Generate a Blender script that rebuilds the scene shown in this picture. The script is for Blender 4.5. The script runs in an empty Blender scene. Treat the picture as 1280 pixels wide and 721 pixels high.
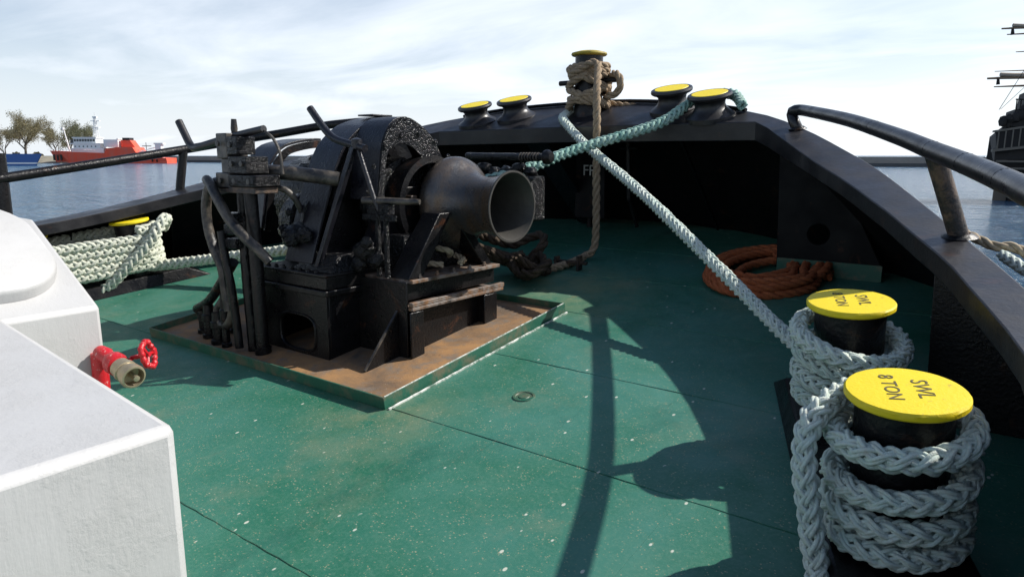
import bpy, bmesh, math, random
import numpy as np
from mathutils import Vector, Matrix
R = math.radians
random.seed(7); rng = np.random.default_rng(7)
SC = bpy.context.scene
COL = SC.collection

# ------------------------------------------------------------------ camera, sky, sun
cam_d = bpy.data.cameras.new('camera'); cam = bpy.data.objects.new('camera', cam_d); COL.objects.link(cam)
cam_d.sensor_width = 36; cam_d.lens = 877 / 1280 * 36; cam_d.clip_start = .05; cam_d.clip_end = 9000
right = Vector((.79548, .60597, 0)); upv = Vector((-.11303, .14837, .98245)); fwd = Vector((-.59534, .78152, -.18652))
m = Matrix((right, upv, -fwd)).transposed().to_4x4(); m.translation = (3.547, -.215, 1.723)
cam.matrix_world = m
SC.camera = cam
SUN = Vector((0.4798, 0.5520, 0.6820)).normalized()
sun_d = bpy.data.lights.new('sun', 'SUN'); sun = bpy.data.objects.new('sun', sun_d); COL.objects.link(sun)
sun_d.energy = 5.0; sun_d.angle = R(.53); sun_d.color = (1, .955, .88)
sun.rotation_euler = SUN.to_track_quat('Z', 'Y').to_euler()
W = bpy.data.worlds.new('World'); SC.world = W; W.use_nodes = True
SC.view_settings.view_transform = 'Standard'; SC.view_settings.look = 'None'
SC.view_settings.exposure = 0.28; SC.view_settings.gamma = 1; SC.view_settings.use_curve_mapping = False


class NT:
    """small helper for writing node trees"""
    def __init__(s, tree): s.t = tree; s.n = tree.nodes; s.l = tree.links
    def new(s, kind, **kw):
        n = s.n.new(kind)
        for k, v in kw.items():
            if hasattr(n, k): setattr(n, k, v)
        return n
    def put(s, node, i, v):
        sock = node.inputs[i]
        if isinstance(v, bpy.types.NodeSocket): s.l.new(v, sock)
        elif v is not None: sock.default_value = v
        return node
    def math(s, op, a, b=None, c=None, clamp=False):
        n = s.new('ShaderNodeMath', operation=op, use_clamp=clamp)
        s.put(n, 0, a); s.put(n, 1, b)
        if c is not None: s.put(n, 2, c)
        return n.outputs[0]
    def mix(s, f, a, b, blend='MIX'):
        n = s.new('ShaderNodeMix', data_type='RGBA', blend_type=blend, clamp_factor=True)
        s.put(n, 0, f); s.put(n, 6, a if not isinstance(a, tuple) else (*a, 1)[:4]); s.put(n, 7, b if not isinstance(b, tuple) else (*b, 1)[:4])
        return n.outputs[2]
    def noise(s, vec, scale, detail=4, rough=.55, out=0, dist=0):
        n = s.new('ShaderNodeTexNoise'); s.put(n, 'Vector', vec); s.put(n, 'Scale', scale); s.put(n, 'Detail', detail)
        s.put(n, 'Roughness', rough); s.put(n, 'Distortion', dist)
        return n.outputs[out]
    def voro(s, vec, scale, feature='F1', out='Distance', rnd=1):
        n = s.new('ShaderNodeTexVoronoi', feature=feature); s.put(n, 'Vector', vec); s.put(n, 'Scale', scale); s.put(n, 'Randomness', rnd)
        return n.outputs[out]
    def ramp(s, v, lo, hi, a=0., b=1.):
        n = s.new('ShaderNodeMapRange', clamp=True); s.put(n, 0, v); s.put(n, 1, lo); s.put(n, 2, hi); s.put(n, 3, a); s.put(n, 4, b)
        return n.outputs[0]
    def mapping(s, vec, scale=(1, 1, 1), rot=(0, 0, 0), loc=(0, 0, 0)):
        n = s.new('ShaderNodeMapping'); s.put(n, 0, vec); s.put(n, 'Scale', scale); s.put(n, 'Rotation', rot); s.put(n, 'Location', loc)
        return n.outputs[0]


wt = NT(W.node_tree); W.node_tree.nodes.clear()
sky = wt.new('ShaderNodeTexSky', sky_type='NISHITA', sun_disc=False, sun_elevation=math.asin(SUN.z), sun_rotation=math.atan2(SUN.x, SUN.y))
sky.air_density = 1.0; sky.dust_density = 1.0; sky.ozone_density = 2.6; sky.altitude = 0
geo = wt.new('ShaderNodeTexCoord').outputs['Generated']
sep = wt.new('ShaderNodeSeparateXYZ'); wt.put(sep, 0, geo)
zz = wt.math('MAXIMUM', wt.math('ADD', sep.outputs[2], .12), .05)
cx = wt.math('DIVIDE', sep.outputs[0], zz); cy = wt.math('DIVIDE', sep.outputs[1], zz)
comb = wt.new('ShaderNodeCombineXYZ'); wt.put(comb, 0, cx); wt.put(comb, 1, cy)
cv = wt.mapping(comb.outputs[0], scale=(.55, .95, 1), rot=(0, 0, R(35)))
n1 = wt.noise(cv, 1.3, 7, .56, dist=.5); n2 = wt.noise(cv, .45, 3, .5)
sund = wt.new('ShaderNodeVectorMath', operation='DOT_PRODUCT'); wt.put(sund, 0, geo); wt.put(sund, 1, tuple(SUN))
sd = wt.ramp(sund.outputs['Value'], -.55, .9)
dens = wt.math('ADD', wt.math('MULTIPLY', n1, .75), wt.math('MULTIPLY', n2, .55))
dens = wt.math('ADD', dens, wt.math('MULTIPLY', sd, .22))
cl = wt.ramp(dens, .42, .92)
haze = wt.ramp(sep.outputs[2], .0, .26, .82, .05)
cl = wt.math('MAXIMUM', cl, haze)
cl = wt.math('MULTIPLY', cl, wt.ramp(sep.outputs[2], .12, .46, .95, .04))
bright = wt.math('ADD', 9.0, wt.math('MULTIPLY', wt.math('POWER', sd, 1.3), 2.2))
ccol = wt.new('ShaderNodeVectorMath', operation='SCALE'); wt.put(ccol, 0, (.93, .985, 1.06)); wt.put(ccol, 'Scale', bright)
skycol = wt.mix(cl, sky.outputs[0], ccol.outputs[0])
bg = wt.new('ShaderNodeBackground'); wt.put(bg, 0, skycol); wt.put(bg, 1, .1)
wo = wt.new('ShaderNodeOutputWorld'); wt.l.new(bg.outputs[0], wo.inputs[0])


# ------------------------------------------------------------------ materials
def material(name, base, rough=.5, metal=0., bump=None, spec=.5):
    mt = bpy.data.materials.new(name); mt.use_nodes = True
    t = NT(mt.node_tree); b = mt.node_tree.nodes['Principled BSDF']
    co = t.new('ShaderNodeTexCoord').outputs['Object']
    def setin(k, v):
        if callable(v): v = v(t, co)
        if isinstance(v, tuple): v = (*v, 1)[:4]
        t.put(b, k, v)
    setin('Base Color', base); setin('Roughness', rough); setin('Metallic', metal); b.inputs['Specular IOR Level'].default_value = spec
    if bump:
        h, strength, dist = bump
        bn = t.new('ShaderNodeBump'); t.put(bn, 'Strength', strength); t.put(bn, 'Distance', dist); t.put(bn, 'Height', h(t, co))
        t.l.new(bn.outputs[0], b.inputs['Normal'])
    return mt


def black_col(base, dust, dust_amt, rust=0.):
    def f(t, co):
        n = t.noise(co, 3.5, 6, .65); n2 = t.noise(co, 22, 5, .6)
        c = t.mix(t.math('MULTIPLY', t.ramp(n, .42, .72), dust_amt), base, dust)
        c = t.mix(t.ramp(n2, .66, .74, 0, .5), c, tuple(min(1, d * 1.5) for d in dust))
        if rust: c = t.mix(t.math('MULTIPLY', t.ramp(t.noise(co, 6, 7, .7, dist=.4), .60, .68), rust), c, (.13, .05, .022))
        return c
    return f


def lumpy(s1=18, s2=70, a=.6):
    return lambda t, co: t.math('ADD', t.math('MULTIPLY', t.noise(co, s1, 4, .6), 1 - a), t.math('MULTIPLY', t.noise(co, s2, 4, .6), a))


M = {}
M['black'] = material('black_paint', black_col((.0045, .0045, .0055), (.012, .0105, .010), .7, .35), lambda t, co: t.ramp(t.noise(co, 9, 5, .6), .3, .7, .20, .46), 0, (lumpy(14, 60), .5, .014), .32)
M['rail'] = material('smooth_black_rail_paint', black_col((.008, .008, .0105), (.020, .019, .021), .7, .15), lambda t, co: t.ramp(t.noise(co, 7, 5, .6), .3, .7, .24, .45), 0, (lumpy(10, 60), .3, .006))
M['shell'] = material('black_hull_paint', black_col((.0035, .0034, .0038), (.0085, .0072, .0065), .6, .25), lambda t, co: t.ramp(t.noise(co, 5, 5, .6), .3, .7, .5, .75), 0, (lumpy(2, 24), .10, .006), .2)
M['tar'] = material('lumpy_black_paint', black_col((.004, .004, .005), (.012, .011, .011), .5), .17, 0, (lambda t, co: t.math('ADD', t.noise(co, 38, 5, .62), t.math('MULTIPLY', t.ramp(t.voro(co, 55), 0, .6, 1, 0), .35)), 1, .022), .34)
M['sheen'] = material('guard_black_paint', black_col((.007, .007, .011), (.013, .012, .015), .6), lambda t, co: t.ramp(t.noise(co, 7, 5, .6), .3, .7, .22, .42), 0, (lumpy(12, 60), .6, .012))
M['cap'] = material('dusty_black_plate', black_col((.010, .010, .0125), (.032, .030, .032), .9, .15), lambda t, co: t.ramp(t.noise(co, 5, 6, .6), .3, .7, .30, .52), 0, (lumpy(6, 40), .35, .008))
M['rusty'] = material('rusty_flange', lambda t, co: t.mix(t.ramp(t.noise(co, 12, 6, .7), .42, .6), (.016, .014, .014), (.12, .075, .048)), .5, 0, (lumpy(20, 90), .8, .01))
M['wornflange'] = material('worn_flange', lambda t, co: t.mix(t.ramp(t.noise(co, 14, 7, .7), .40, .60), (.20, .17, .15), t.mix(t.ramp(t.noise(co, 9, 5, .6), .4, .6), (.20, .10, .045), (.025, .022, .02))), .5, 0, (lumpy(20, 90), .25, .006))
M['hose'] = material('grey_hose', lambda t, co: t.mix(t.ramp(t.noise(co, 9, 6, .7), .42, .62), (.010, .010, .011), (.10, .085, .068)), .42, 0, (lumpy(20, 80), .5, .008))
M['head'] = material('worn_steel', lambda t, co: t.mix(t.ramp(t.noise(t.mapping(co, (1.2, .5, .5)), 6, 7, .68, dist=.6), .40, .66), (.085, .085, .088), (.13, .092, .062)), lambda t, co: t.ramp(t.noise(co, 14, 6, .7), .3, .7, .18, .40), .6, (lumpy(14, 90, .5), .55, .008))
M['headin'] = material('shaded_steel_bore', lambda t, co: t.mix(t.noise(co, 12, 6, .7), (.030, .029, .028), (.085, .08, .07)), .5, .2, (lumpy(20, 90), .3, .006))  # steel darker than the head: shade inside the bore is put into the colour


def rust_floor(t, co):
    a = t.noise(co, 2.6, 7, .65, dist=.5); b = t.noise(co, 30, 6, .7)
    c = t.mix(t.ramp(a, .30, .66), (.075, .062, .050), (.34, .185, .075))
    c = t.mix(t.ramp(t.noise(co, 7, 6, .7), .50, .66, 0, .85), c, (.16, .135, .11))
    c = t.mix(t.ramp(b, .58, .75, 0, .7), c, (.12, .045, .018))
    return t.mix(t.ramp(t.voro(co, 26), .05, .09, .8, 0), c, (.42, .36, .28))
M['paleedge'] = material('worn_pale_weld', lambda t, co: t.mix(t.ramp(t.noise(co, 18, 6, .7), .40, .58), (.10, .17, .13), (.62, .62, .58)), .45)
M['rust'] = material('rusty_tray_floor', rust_floor, .75, 0, (lumpy(14, 80), .35, .008))


def deck_col(t, co):
    big = t.noise(co, .9, 5, .6, dist=.4); mid = t.noise(co, 5, 6, .65); fine = t.noise(co, 60, 4, .6)
    c = t.mix(t.ramp(big, .35, .68), (.014, .118, .066), (.050, .182, .146))
    c = t.mix(t.ramp(mid, .45, .75, 0, .55), c, (.050, .170, .118))
    c = t.mix(t.ramp(fine, .45, .75, 0, .5), c, (.090, .20, .145))
    # faded, sandy trodden zones
    c = t.mix(t.ramp(t.noise(co, 1.7, 8, .72), .54, .74, 0, .50), c, (.17, .20, .135))
    # flaked specks clustered by a broad mask
    mask = t.ramp(t.noise(co, 1.9, 4, .6), .38, .58, .25, 1)
    sq = t.mapping(co, (1.0, 1.7, 1), (0, 0, R(28)))
    sp = t.math('MULTIPLY', t.ramp(t.voro(sq, 40), .16, .26, 1, 0), t.ramp(t.noise(co, 17, 4, .65), .50, .57))
    c = t.mix(t.math('MULTIPLY', t.math('MULTIPLY', sp, mask), .75), c, (.33, .33, .23))
    sp2 = t.math('MULTIPLY', t.ramp(t.voro(t.mapping(co, (1.3, .8, 1)), 9), .07, .10, 1, 0), t.ramp(t.noise(co, 7, 2, .5), .50, .53))
    c = t.mix(t.math('MULTIPLY', sp2, .8), c, (.60, .60, .52))
    sp3 = t.math('MULTIPLY', t.ramp(t.voro(co, 80), .20, .32, 1, 0), t.ramp(t.noise(co, 24, 4, .7), .53, .60))
    c = t.mix(t.math('MULTIPLY', sp3, .7), c, (.34, .30, .19))
    # rust blooms and dark scuffs
    c = t.mix(t.ramp(t.noise(co, 3.3, 8, .75), .655, .73, 0, .75), c, (.17, .10, .04))
    sc = t.noise(t.mapping(co, (9, .8, 1), (0, 0, R(-38))), 2.2, 5, .6)
    c = t.mix(t.ramp(sc, .68, .74, 0, .6), c, (.008, .07, .047))
    far_ = t.new('ShaderNodeVectorMath', operation='DISTANCE'); t.put(far_, 0, t.mapping(co, (1, 1, 1))); t.put(far_, 1, (.72, 2.28, .29))
    st = t.math('MULTIPLY', t.ramp(far_.outputs['Value'], .02, .55, .5, 0), t.ramp(t.noise(co, 5, 6, .7), .35, .6))
    c = t.mix(st, c, (.22, .21, .11))
    far2 = t.new('ShaderNodeVectorMath', operation='DISTANCE'); t.put(far2, 0, co); t.put(far2, 1, (.3, 4.75, .6))
    c = t.mix(t.math('MULTIPLY', t.ramp(far2.outputs['Value'], .1, .9, .6, 0), t.ramp(t.noise(co, 4, 6, .7), .35, .6)), c, (.24, .26, .14))
    blot = t.noise(t.mapping(co, (1, .6, 1), (0, 0, R(-40))), 1.1, 7, .68, dist=.6)
    c = t.mix(t.ramp(blot, .60, .72, 0, .45), c, (.010, .082, .060))
    sl = t.noise(t.mapping(co, (26, .9, 1), (0, 0, R(52))), 1.6, 4, .6)
    c = t.mix(t.ramp(sl, .735, .765, 0, .6), c, (.33, .36, .28))
    return c
M['deck'] = material('green_deck_paint', deck_col, lambda t, co: t.ramp(t.noise(co, 6, 6, .65), .3, .7, .36, .62), 0,
                     (lambda t, co: t.math('ADD', t.math('MULTIPLY', t.noise(co, 2.5, 3, .5), .8), t.math('MULTIPLY', t.noise(co, 70, 4, .65), .25)), .45, .008))
M['green'] = material('green_trim_paint', lambda t, co: t.mix(t.ramp(t.noise(co, 7, 7, .7), .45, .66), (.012, .100, .062), (.13, .12, .075)), .5, 0, (lumpy(20, 90), .4, .006))


def white_col(t, co):
    n = t.noise(co, 4, 6, .6)
    c = t.mix(t.ramp(n, .3, .75), (.485, .485, .483), (.445, .443, .437))
    c = t.mix(t.ramp(t.noise(co, 28, 7, .7), .66, .74, 0, .25), c, (.45, .44, .42))
    c = t.mix(t.ramp(t.noise(t.mapping(co, (14, 14, 1.2)), 2.0, 5, .6), .66, .78, 0, .14), c, (.37, .34, .30))
    chips = t.math('MULTIPLY', t.ramp(t.voro(co, 19), .035, .055, 1, 0), t.ramp(t.noise(co, 5, 2, .5), .58, .62))
    return t.mix(t.math('MULTIPLY', chips, .9), c, (.16, .36, .32))
def white_bump(t, co):
    brush = t.noise(t.mapping(co, (16, 16, 2.2)), 2.4, 5, .6)
    flakes = t.ramp(t.noise(co, 4, 9, .72), .50, .66)
    return t.math('ADD', t.math('MULTIPLY', brush, .36), t.math('ADD', t.math('MULTIPLY', flakes, .34), t.math('MULTIPLY', t.noise(co, 75, 3, .5), .18)))
M['white'] = material('white_brushed_paint', white_col, .42, 0, (white_bump, .55, .007))
M['yellow'] = material('yellow_paint', lambda t, co: t.mix(t.ramp(t.noise(co, 30, 7, .72), .61, .68, 0, .7), t.mix(t.noise(co, 6, 4, .6), (.74, .56, .004), (.86, .68, .012)), (.33, .25, .05)), .5, 0, (lumpy(26, 90), .5, .006))
M['yellowold'] = material('weathered_yellow_paint', lambda t, co: t.mix(t.ramp(t.noise(co, 16, 6, .7), .52, .68, 0, .75), (.40, .31, .04), (.07, .055, .03)), .6)
M['ink'] = material('dark_lettering', (.10, .085, .03), .7)
M['whiteink'] = material('white_lettering', (.62, .62, .60), .7)
M['red'] = material('chipped_red_paint', lambda t, co: t.mix(t.ramp(t.noise(co, 38, 5, .7), .60, .66), (.50, .010, .018), (.58, .34, .33)), .35, 0, (lumpy(40, 120), .6, .006))
M['brass'] = material('weathered_brass', lambda t, co: t.mix(t.noise(co, 24, 6, .7), (.34, .27, .16), (.52, .46, .34)), .42, .7, (lumpy(40, 140), .4, .004))
M['brassin'] = material('brass_bore', (.05, .04, .035), .6, .4)


def rope_mat(name, a, b, c, fib=190):
    return material(name, lambda t, co: t.mix(t.ramp(t.noise(co, 60, 4, .6), .45, .70, 0, .55), t.mix(t.ramp(t.noise(co, 7, 6, .65), .32, .68), a, b), c), .88, 0,
                    (lambda t, co: t.math('ADD', t.noise(co, fib, 3, .6), t.noise(co, 60, 3, .6)), .75, .006), .2)
M['teal'] = rope_mat('pale_teal_fibre', (.54, .66, .60), (.66, .71, .65), (.50, .46, .38))
M['teal2'] = rope_mat('green_teal_fibre', (.20, .40, .34), (.40, .54, .48), (.20, .24, .20))
M['cream'] = rope_mat('cream_green_fibre', (.54, .58, .48), (.68, .67, .57), (.32, .36, .28))
M['brown'] = rope_mat('brown_fibre', (.30, .22, .145), (.40, .31, .21), (.15, .11, .08))
M['darkbrown'] = rope_mat('tarred_brown_fibre', (.035, .026, .020), (.11, .080, .055), (.02, .016, .013))
M['orange'] = rope_mat('rust_orange_fibre', (.38, .095, .034), (.48, .15, .06), (.20, .065, .03))
M['tan'] = rope_mat('tan_fibre', (.42, .33, .22), (.52, .43, .30), (.22, .16, .10))


def water_bump(t, co):
    a = t.noise(t.mapping(co, (1, 2.1, 1), (0, 0, R(-30))), .55, 5, .62); b = t.noise(t.mapping(co, (1, 1.8, 1), (0, 0, R(-55))), 2.2, 4, .6); c = t.noise(t.mapping(co, (1, 1.7, 1), (0, 0, R(-40))), .13, 4, .6)
    return t.math('ADD', t.math('ADD', t.math('MULTIPLY', a, 1.0), t.math('MULTIPLY', c, 2.2)), t.math('MULTIPLY', b, .35))
M['water'] = material('harbour_water', lambda t, co: t.mix(t.ramp(t.noise(co, .03, 3, .5), .35, .65), (.040, .115, .205), (.056, .14, .235)), .16, 0, (water_bump, 1, 1.3), .5)
M['redhull'] = material('red_ship_paint', lambda t, co: t.mix(t.ramp(t.noise(t.mapping(co, (1, 1, .25)), .5, 5, .6), .4, .7), (.80, .085, .035), (.66, .13, .08)), .5)
M['shipwhite'] = material('ship_white_paint', (.78, .78, .77), .5)
M['glassdark'] = material('dark_ship_glass', (.03, .04, .05), .12)
M['bluehull'] = material('blue_ship_paint', (.045, .12, .34), .5)
M['stone'] = material('grey_stone', lambda t, co: t.mix(t.noise(co, .8, 6, .7), (.20, .19, .175), (.36, .34, .31)), .9, 0, (lumpy(.6, 3), .6, .3))
M['stonedark'] = material('wet_stone', lambda t, co: t.mix(t.noise(co, .8, 6, .7), (.05, .052, .055), (.11, .11, .11)), .8)
M['earth'] = material('sandy_bank', lambda t, co: t.mix(t.noise(co, .5, 6, .7), (.16, .14, .10), (.34, .31, .24)), .95)
M['bark'] = material('grey_bark', (.10, .085, .07), .9)
M['leaf'] = material('olive_spring_foliage', lambda t, co: t.mix(t.noise(co, .35, 3, .6), (.30, .265, .15), (.40, .35, .21)), .8)
M['leaf2'] = material('green_spring_foliage', lambda t, co: t.mix(t.noise(co, .35, 3, .6), (.22, .23, .13), (.31, .30, .18)), .8)
M['bush'] = material('scrub_foliage', lambda t, co: t.mix(t.noise(co, .5, 3, .6), (.07, .08, .04), (.20, .17, .10)), .9)
M['wood'] = material('dark_ship_timber', lambda t, co: t.mix(t.noise(co, 2, 5, .6), (.006, .005, .005), (.020, .016, .013)), .75)
M['paleband'] = material('weathered_pale_timber', (.15, .13, .105), .8)
M['spar'] = material('varnished_spar', (.20, .14, .085), .6)
M['sail'] = material('furled_canvas', (.36, .31, .25), .9)
M['rigging'] = material('tarred_rigging', (.03, .028, .026), .8)


# ------------------------------------------------------------------ mesh helpers
class MB:
    def __init__(s): s.v = []; s.f = []
    def add(s, vs, fs):
        o = len(s.v); s.v.extend([tuple(float(c) for c in p) for p in vs]); s.f.extend([tuple(i + o for i in f) for f in fs]); return s
    def box(s, x0, x1, y0, y1, z0, z1, mat=None):
        vs = [Vector((x, y, z)) for z in (z0, z1) for y in (y0, y1) for x in (x0, x1)]
        if mat: vs = [mat @ p for p in vs]
        return s.add(vs, [(0, 2, 3, 1), (4, 5, 7, 6), (0, 1, 5, 4), (2, 6, 7, 3), (0, 4, 6, 2), (1, 3, 7, 5)])
    def hexa(s, p):      # 4 bottom points (ccw) then 4 top points
        return s.add(p, [(3, 2, 1, 0), (4, 5, 6, 7), (0, 1, 5, 4), (1, 2, 6, 5), (2, 3, 7, 6), (3, 0, 4, 7)])
    def prism(s, poly, d):
        d = Vector(d); n = len(poly); a = [Vector(p) for p in poly]; b = [p + d for p in a]
        return s.add(a + b, [tuple(range(n - 1, -1, -1)), tuple(range(n, 2 * n))] + [(i, (i + 1) % n, n + (i + 1) % n, n + i) for i in range(n)])
    def tube(s, pts, r, n=10, closed=False, jitter=0.):
        P = np.array([tuple(p) for p in pts], float); k = len(P)
        rad = np.full(k, r) if np.isscalar(r) else np.array(r, float)
        T, N, B = frames(P, closed)
        a = np.linspace(0, 2 * np.pi, n, endpoint=False)
        rr = rad[:, None] * (1 + (jitter * rng.standard_normal((k, n)) if jitter else 0))
        V = P[:, None, :] + rr[..., None] * (np.cos(a)[None, :, None] * N[:, None, :] + np.sin(a)[None, :, None] * B[:, None, :])
        F = []
        for i in range(k if closed else k - 1):
            i2 = (i + 1) % k
            for j in range(n):
                j2 = (j + 1) % n; F.append((i * n + j, i * n + j2, i2 * n + j2, i2 * n + j))
        if not closed: F += [tuple(range(n - 1, -1, -1)), tuple(range((k - 1) * n, k * n))]
        return s.add(V.reshape(-1, 3), F)
    def lathe(s, prof, n=32, mat=None, jitter=0.):
        """prof = [(r, z)...] about local z; r = 0 closes"""
        vs = []; fs = []; idx = []
        for r, z in prof:
            if r < 1e-6: idx.append([len(vs)]); vs.append(Vector((0, 0, z)))
            else:
                idx.append(list(range(len(vs), len(vs) + n)))
                for j in range(n):
                    q = r * (1 + jitter * random.uniform(-1, 1)); vs.append(Vector((q * math.cos(2 * math.pi * j / n), q * math.sin(2 * math.pi * j / n), z)))
        for A, Bq in zip(idx, idx[1:]):
            for j in range(n):
                j2 = (j + 1) % n
                if len(A) == 1 and len(Bq) == 1: continue
                if len(A) == 1: fs.append((A[0], Bq[j], Bq[j2]))
                elif len(Bq) == 1: fs.append((A[j], Bq[0], A[j2]))
                else: fs.append((A[j], Bq[j], Bq[j2], A[j2]))
        if mat: vs = [mat @ p for p in vs]
        return s.add(vs, fs)
    def band(s, outer, inner, x0, x1):
        """closed section strip between two yz polylines, extruded along x"""
        n = len(outer); vs = []
        for x in (x0, x1):
            for p in outer: vs.append((x, *p))
            for p in inner: vs.append((x, *p))
        O0, I0, O1, I1 = 0, n, 2 * n, 3 * n; F = []
        for i in range(n - 1):
            F += [(O0 + i, O1 + i, O1 + i + 1, O0 + i + 1), (I0 + i, I0 + i + 1, I1 + i + 1, I1 + i), (O0 + i, O0 + i + 1, I0 + i + 1, I0 + i), (O1 + i, I1 + i, I1 + i + 1, O1 + i + 1)]
        F += [(O0, I0, I1, O1), (O0 + n - 1, O1 + n - 1, I1 + n - 1, I0 + n - 1)]
        return s.add(vs, F)
    def grid(s, rows):
        n = len(rows[0]); k = len(rows)
        return s.add([p for r in rows for p in r], [(i * n + j, i * n + j + 1, (i + 1) * n + j + 1, (i + 1) * n + j) for i in range(k - 1) for j in range(n - 1)])
    def lump(s, c, r, n=8, sq=(1, 1, 1), amp=.2):
        vs = []; fs = []
        prof = [(math.sin(math.pi * i / n), -math.cos(math.pi * i / n)) for i in range(n + 1)]
        k = 2 * n; idx = []
        for rr, z in prof:
            if rr < 1e-6: idx.append([len(vs)]); vs.append((c[0], c[1], c[2] + z * r * sq[2]))
            else:
                idx.append(list(range(len(vs), len(vs) + k)))
                for j in range(k):
                    q = r * (1 + amp * random.uniform(-1, 1)); a = 2 * math.pi * j / k
                    vs.append((c[0] + q * sq[0] * rr * math.cos(a), c[1] + q * sq[1] * rr * math.sin(a), c[2] + q * z * sq[2]))
        for A, Bq in zip(idx, idx[1:]):
            for j in range(k):
                j2 = (j + 1) % k
                if len(A) == 1: fs.append((A[0], Bq[j2], Bq[j]))
                elif len(Bq) == 1: fs.append((A[j], A[j2], Bq[0]))
                else: fs.append((A[j], A[j2], Bq[j2], Bq[j]))
        return s.add(vs, fs)
    def build(s, name, mat, parent=None, bevel=0., smooth=True, angle=38, sub=0):
        me = bpy.data.meshes.new(name); me.from_pydata(s.v, [], s.f); me.update()
        bm = bmesh.new(); bm.from_mesh(me); bmesh.ops.recalc_face_normals(bm, faces=bm.faces); bm.to_mesh(me); bm.free()
        me.materials.append(M[mat])
        if smooth:
            me.polygons.foreach_set('use_smooth', [True] * len(me.polygons)); me.set_sharp_from_angle(angle=R(angle))
        o = bpy.data.objects.new(name, me); COL.objects.link(o)
        if parent is not None: attach(o, parent)
        if bevel:
            b = o.modifiers.new('bevel', 'BEVEL'); b.width = bevel; b.segments = 2; b.limit_method = 'ANGLE'; b.angle_limit = R(45)
        return o


LOCAL = False           # True while a thing is built at the origin (for copies)
def attach(o, parent):
    o.parent = parent
    if not LOCAL:
        rt = parent; off = Vector()
        while rt is not None: off += rt.location; rt = rt.parent
        o.location = -off if o.parent.parent is None else Vector()
        if o.parent.parent is not None: o.location = Vector()


def frames(P, closed=False):
    k = len(P)
    if closed: T = np.roll(P, -1, 0) - np.roll(P, 1, 0)
    else: T = np.gradient(P, axis=0)
    T /= np.linalg.norm(T, axis=1)[:, None] + 1e-12
    N = np.zeros_like(T); ref = np.array([0, 0, 1.]) if abs(T[0][2]) < .9 else np.array([1., 0, 0])
    nrm = ref - T[0] * (ref @ T[0]); N[0] = nrm / np.linalg.norm(nrm)
    for i in range(1, k):
        v = N[i - 1] - T[i] * (N[i - 1] @ T[i]); N[i] = v / (np.linalg.norm(v) + 1e-12)
    return T, N, np.cross(T, N)


def spline(pts, ds):
    P = np.array([tuple(p) for p in pts], float)
    Q = np.vstack([2 * P[0] - P[1], P, 2 * P[-1] - P[-2]]); out = []
    for i in range(1, len(Q) - 2):
        p0, p1, p2, p3 = Q[i - 1:i + 3]
        n = max(2, int(np.linalg.norm(p2 - p1) / ds * 3)); t = np.linspace(0, 1, n, endpoint=False)[:, None]
        out.append(.5 * (2 * p1 + (p2 - p0) * t + (2 * p0 - 5 * p1 + 4 * p2 - p3) * t ** 2 + (3 * p1 - p0 - 3 * p2 + p3) * t ** 3))
    out.append(P[-1:]); C = np.vstack(out)
    s = np.r_[0, np.cumsum(np.linalg.norm(np.diff(C, axis=0), axis=1))]; u = np.linspace(0, s[-1], max(3, int(s[-1] / ds)))
    return np.c_[np.interp(u, s, C[:, 0]), np.interp(u, s, C[:, 1]), np.interp(u, s, C[:, 2])], u


def rope_twisted(mb, pts, Rr, strands=3, pitch=None, n=7):
    pitch = pitch or Rr * 7.5; ds = pitch / 11
    P, u = spline(pts, ds); T, N, B = frames(P)
    for k in range(strands):
        a = 2 * np.pi * (u / pitch + k / strands); q = Rr * .52 * (1 + .04 * rng.standard_normal(len(u)))
        S = P + q[:, None] * (np.cos(a)[:, None] * N + np.sin(a)[:, None] * B)
        mb.tube(S, Rr * .56, n)
    return mb


def rope_plait(mb, pts, Rr, pitch=None, yarns=1):
    """eight-strand braid, four laid each way round, two over and two under; near ropes show the yarns of each strand"""
    pitch = pitch or Rr * 5.4; ds = pitch / (18 if yarns > 1 else 13)
    P, u = spline(pts, ds); T, N, B = frames(P); ph = 2 * np.pi * u / pitch
    g = np.arange(0, u[-1] + .3, .15); slow = np.interp(u, g, .10 * rng.standard_normal(len(g))); fat = 1 + .05 * np.interp(u, g, rng.standard_normal(len(g)))
    for hand in (1, -1):
        for k in range(4):
            a = hand * ph + k * np.pi / 2 + slow
            w = np.cos(2 * ph + np.pi * k - np.pi / 4) if hand > 0 else -np.cos(np.pi * k - 2 * ph - np.pi / 4)
            rad = Rr * fat * (.63 + .15 * w)
            Sx = P + rad[:, None] * (np.cos(a)[:, None] * N + np.sin(a)[:, None] * B)
            rs = Rr * .335 * (1 + .06 * np.sin(u * 31 + 2.1 * k))
            if yarns == 1: mb.tube(Sx, rs, 6); continue
            T2, N2, B2 = frames(Sx); q0 = rng.uniform(0, 6.28)
            for y in range(yarns):
                b = hand * -2 * np.pi * u / (pitch * 1.1) + 2 * np.pi * y / yarns + q0
                mb.tube(Sx + (rs * .50)[:, None] * (np.cos(b)[:, None] * N2 + np.sin(b)[:, None] * B2), rs * .60, 5)
    return mb


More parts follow.
